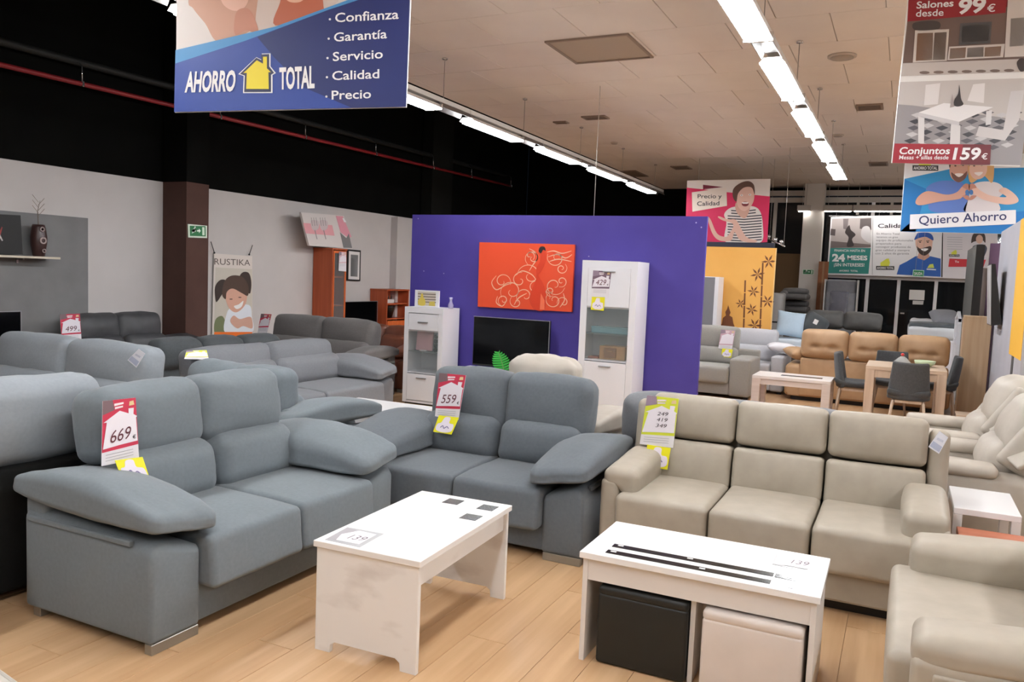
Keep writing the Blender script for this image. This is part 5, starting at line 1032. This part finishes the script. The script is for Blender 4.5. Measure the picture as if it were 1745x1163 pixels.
# canvas on the lilac wall
o = thing('canvas_painting', 'silver grey canvas with black edges tilted on the lilac wall', 'painting', (1.045, 11.1, 1.28)); cz = onx(1718, 448, 1.0).z-1.28
put('canvas', prism([(-.11, 0), (-.16, cz), (-.12, cz), (-.002, .02)], 0, .55, 'y'), plain((22, 21, 20), .5), o); put('printed_face', pyd([(-.112, .01, .01), (-.112, .54, .01), (-.162, .54, cz-.01), (-.162, .01, cz-.01)], [(0, 1, 2, 3)]), textured('silver_print', (150, 148, 148), (206, 204, 204), (3, 9, 2), .4, 0), o)
# ================================================================== price signs
RED, YEL, INK = (196, 48, 76), (238, 232, 30), (92, 40, 50)
def quad(C):
    (x0, y0), (x1, y1), (x2, y2), (x3, y3) = C     # bl, br, tr, tl
    def Q(u, v): return (x0*(1-u)*(1-v)+x1*u*(1-v)+x2*u*v+x3*(1-u)*v, y0*(1-u)*(1-v)+y1*u*(1-v)+y2*u*v+y3*(1-u)*v)
    return Q
def price_sign(label, P0, r, C, txt, tilt=0, col=RED, card=None, foot=.2, lines=None, group='price signs on the furniture', base=None):
    b = Board('price_sign', label, 'price sign', P0, r, C, .003, plain((232, 228, 232), .35), group, tilt=tilt, part='sheet'); Q = quad(C)
    b.poly('colour_field', [Q(0, foot), Q(1, foot+.04), Q(1, 1), Q(0, 1)], col, 0); b.poly('colour_field', [Q(0, .78), Q(.35, .84), Q(.3, 1), Q(0, 1)], (120, 96, 100) if col == RED else (150, 130, 146), 1)
    b.poly('white_house', [Q(.02, foot+.05), Q(.12, .66), Q(.02, .66), Q(.5, .82), Q(.76, .76), Q(.76, .84), Q(.92, .84), Q(.9, .74), Q(1, .7), Q(.97, .68), Q(.98, foot+.1), Q(.5, foot+.08)], (236, 230, 236), 2)
    b.poly('headline', [Q(.34, .9), Q(.62, .92), Q(.62, .95), Q(.34, .94)], (236, 226, 228), 2); b.poly('headline', [Q(.36, .85), Q(.6, .87), Q(.6, .895), Q(.36, .885)], (236, 226, 228), 2); b.poly('headline', [Q(.78, .88), Q(.94, .89), Q(.92, .96), Q(.8, .95)], (226, 200, 150), 2)
    if txt: b.text('lettering', txt, Q(.2, foot+.13), Q(.76, foot+.16), Q(.22, foot+.33), INK, 4, .0, .12); b.text('lettering', '€', Q(.84, foot+.14), Q(.93, foot+.145), Q(.84, foot+.2), (40, 36, 40), 4, .01)
    for t, v0 in (lines or []): b.text('lettering', t, Q(.4, v0), Q(.72, v0+.01), Q(.41, v0+.075), (70, 60, 66), 4, 0, .15)
    for k in range(3): b.poly('small_print', [Q(.1, foot-.05-k*.045), Q(.85, foot-.03-k*.045), Q(.85, foot-.022-k*.045), Q(.1, foot-.042-k*.045)], (168, 166, 172), 1)
    if card:
        K = quad(card); b.poly('yellow_card', card, YEL, 3); b.poly('yellow_card', [K(.08, .2), K(.1, .5), K(.25, .6), K(.35, .92), K(.62, .92), K(.66, .62), K(.9, .56), K(.94, .2), K(.7, .06), K(.3, .06)], (238, 230, 240), 4)
        b.line('yellow_card', [K(.3, .3), K(.4, .42), K(.5, .28), K(.62, .4), K(.74, .3)], .006, (120, 110, 150), 5)
    return b.done()
price_sign('red and white 669 price sign on the nearest grey sofa', (-3.235, 2.7, .85), (.12, 1), [(173, 795), (237, 782), (231, 678), (175, 684)], '669', .12, card=None)
price_sign('red and white 559 price sign on the slate grey sofa', (-2.8, 4.765, .8), (1, -.1), [(741, 711), (781, 716), (794, 640), (749, 636)], '559', .12, card=None)
price_sign('yellow and white price sign with three handwritten prices on the beige sofa', (-1.2, 4.885, .75), (1, 0), [(1090, 757), (1147, 764), (1157, 680), (1103, 674)], None, .1, (214, 222, 60), card=None, lines=(('249', .62), ('419', .50), ('349', .38)))
price_sign('red and white 499 price sign on the charcoal sofa by the wall', (-8.55, 6.3, .8), (0, 1), [(105, 580), (139, 580), (136, 535), (102, 536)], '499', .1)
price_sign('narrow pink price sign on the warm dark grey sofa', (-7.5, 8.37, .8), (1, 0), [(438, 571), (454, 572), (463, 536), (445, 535)], None, .1, foot=.35)
price_sign('yellow and pink card lying on the mid grey sofa cushion', (-5.54, 5.3, .72), (.1, 1), [(314, 612), (356, 613), (352, 597), (318, 598)], None, .5, (222, 226, 60))
price_sign('429 price sign taped to the tall white cabinet', (TX+.1, TY-.006, 1.6), (1, 0), [(1007, 508), (1036, 511), (1042, 463), (1011, 461)], '429', 0, (120, 96, 112), card=[(1007, 528), (1029, 530), (1031, 507), (1009, 506)], foot=.35)
price_sign('pale price sign with yellow card on the taupe square sofa', (-2.45, 12.28, .8), (1, 0), [(1224, 594), (1247, 597), (1253, 564), (1229, 562)], None, .08, (206, 170, 182), card=[(1229, 608), (1246, 610), (1249, 596), (1231, 594)])
price_sign('pink and white price sign on the tall cherry cabinet door', (u1.location.x+.02, u1.location.y, 1.8), (0, 1), [(577, 462), (590, 463), (590, 430), (578, 429)], None, 0, (222, 190, 196), foot=.4)
def discount_card(label, P0, r, card, tilt):
    b = Board('discount_card', label, 'card', P0, r, card, .003, plain(YEL, .4), 'yellow discount cards', tilt=tilt, part='card'); K = quad(card)
    b.poly('white_cloud', [K(.08, .2), K(.1, .5), K(.25, .6), K(.35, .92), K(.62, .92), K(.66, .62), K(.9, .56), K(.94, .2), K(.7, .06), K(.3, .06)], (238, 230, 240), 1, True); b.line('handwriting', [K(.3, .3), K(.4, .42), K(.5, .28), K(.62, .4), K(.74, .3)], .006, (120, 110, 150), 2); b.done()
discount_card('yellow discount card beside the big arm pillow of the nearest grey sofa', (-3.14, 2.8, .6), (.12, 1), [(206, 812), (258, 824), (243, 779), (196, 785)], .3)
discount_card('yellow discount card on the slate grey sofa facing the camera', (-2.8, 4.675, .6), (1, -.1), [(738, 736), (769, 741), (782, 712), (748, 708)], .3)
discount_card('yellow discount card under the sign with three handwritten prices', (-1.2, 4.825, .6), (1, 0), [(1098, 794), (1137, 801), (1143, 764), (1103, 758)], .12)
# swing tags
def swing_tag(label, P0, r, C, tilt):
    b = Board('swing_tag', label, 'label', P0, r, C, .003, plain((226, 228, 236), .35), 'white swing tags', tilt=tilt, part='card'); Q = quad(C); b.poly('printed_band', [Q(.05, .08), Q(.95, .08), Q(.95, .4), Q(.05, .4)], (176, 184, 206), 1); b.poly('printed_band', [Q(.2, .55), Q(.8, .6), Q(.8, .72), Q(.2, .68)], (196, 200, 214), 1); b.done()
swing_tag('white swing tag on the light grey sofa at the left edge', (-5.4, 4.17, .8), (1, 0), [(217, 614), (232, 627), (247, 603), (236, 595)], .1)
swing_tag('white swing tag on the right corner of the beige three seat sofa', (.15, 4.88, .85), (1, 0), [(1582, 762), (1600, 774), (1616, 746), (1601, 735)], .1)
# sheets on the coffee tables
def sheet(label, z, C, txt, col):
    b = Board('price_sheet', label, 'price sign', (0, 0, z), (1, 0), C, .0012, plain((208, 208, 210), .15), 'price sheets on the coffee tables', tilt=R90, part='sheet'); Q = quad(C)
    b.poly('colour_field', [Q(.02, .05), Q(.3, .05), Q(.3, .95), Q(.02, .95)], col, 0); b.poly('white_house', [Q(.25, .1), Q(.9, .12), Q(.9, .85), Q(.4, .9), Q(.15, .5)], (236, 232, 236), 1); b.text('lettering', txt, Q(.42, .3), Q(.84, .32), Q(.43, .6), (120, 108, 116), 2, 0, .1); return b.done()
sheet('grey price sheet lying on the marble look coffee table', H1+.0018, [(554, 920), (613, 933), (654, 910), (592, 899)], '139', (170, 166, 170))
sheet('grey price sheet lying on the glossy white coffee table', H2+.0018, [(1316, 962), (1382, 976), (1396, 952), (1324, 942)], '139', (206, 204, 206))
# ------------------------------------------------------------------ last small things
q = ony(1012, 363, 8.92); put('hanging_wire', tube([(q.x+5.80, .025, 2.36), (q.x+5.80, .025, ZC)], .004, 5), M_alu, pp)
zl = ony(455, 539, 8.92).z; o = thing('white_ledge', 'low white ledge showing behind the warm dark grey sofa', 'partition', (-7.95, 8.9, 0)); put('panel', box(0, 1.62, 0, .05, 0, zl-.03), M_wcab, o); put('cap', box(-.01, 1.63, -.015, .065, zl-.03, zl, .003), M_wt, o)
a = onz(-20, 1130.6); b_ = onz(45, 1177.4); d = (b_-a).normalized(); n_ = Vector((d.y, -d.x, 0)); n_ = n_ if n_.y < 0 else -n_
o = thing('pale_mat', 'pale mat corner on the floor at the lower left', 'mat', (a.x, a.y, 0)); P_ = [Vector((0, 0, 0)), d*.5, d*.5+n_*.4, n_*.4]
put('mat_body', prism([(p.x, p.y) for p in P_], .0005, .009, 'z'), plain((214, 208, 198), .8), o); put('border', prism([(p.x, p.y) for p in (P_[0]+n_*.004, P_[1]+n_*.004, P_[1]+n_*.016, P_[0]+n_*.016)], .009, .0105, 'z'), plain((196, 190, 180), .8), o)
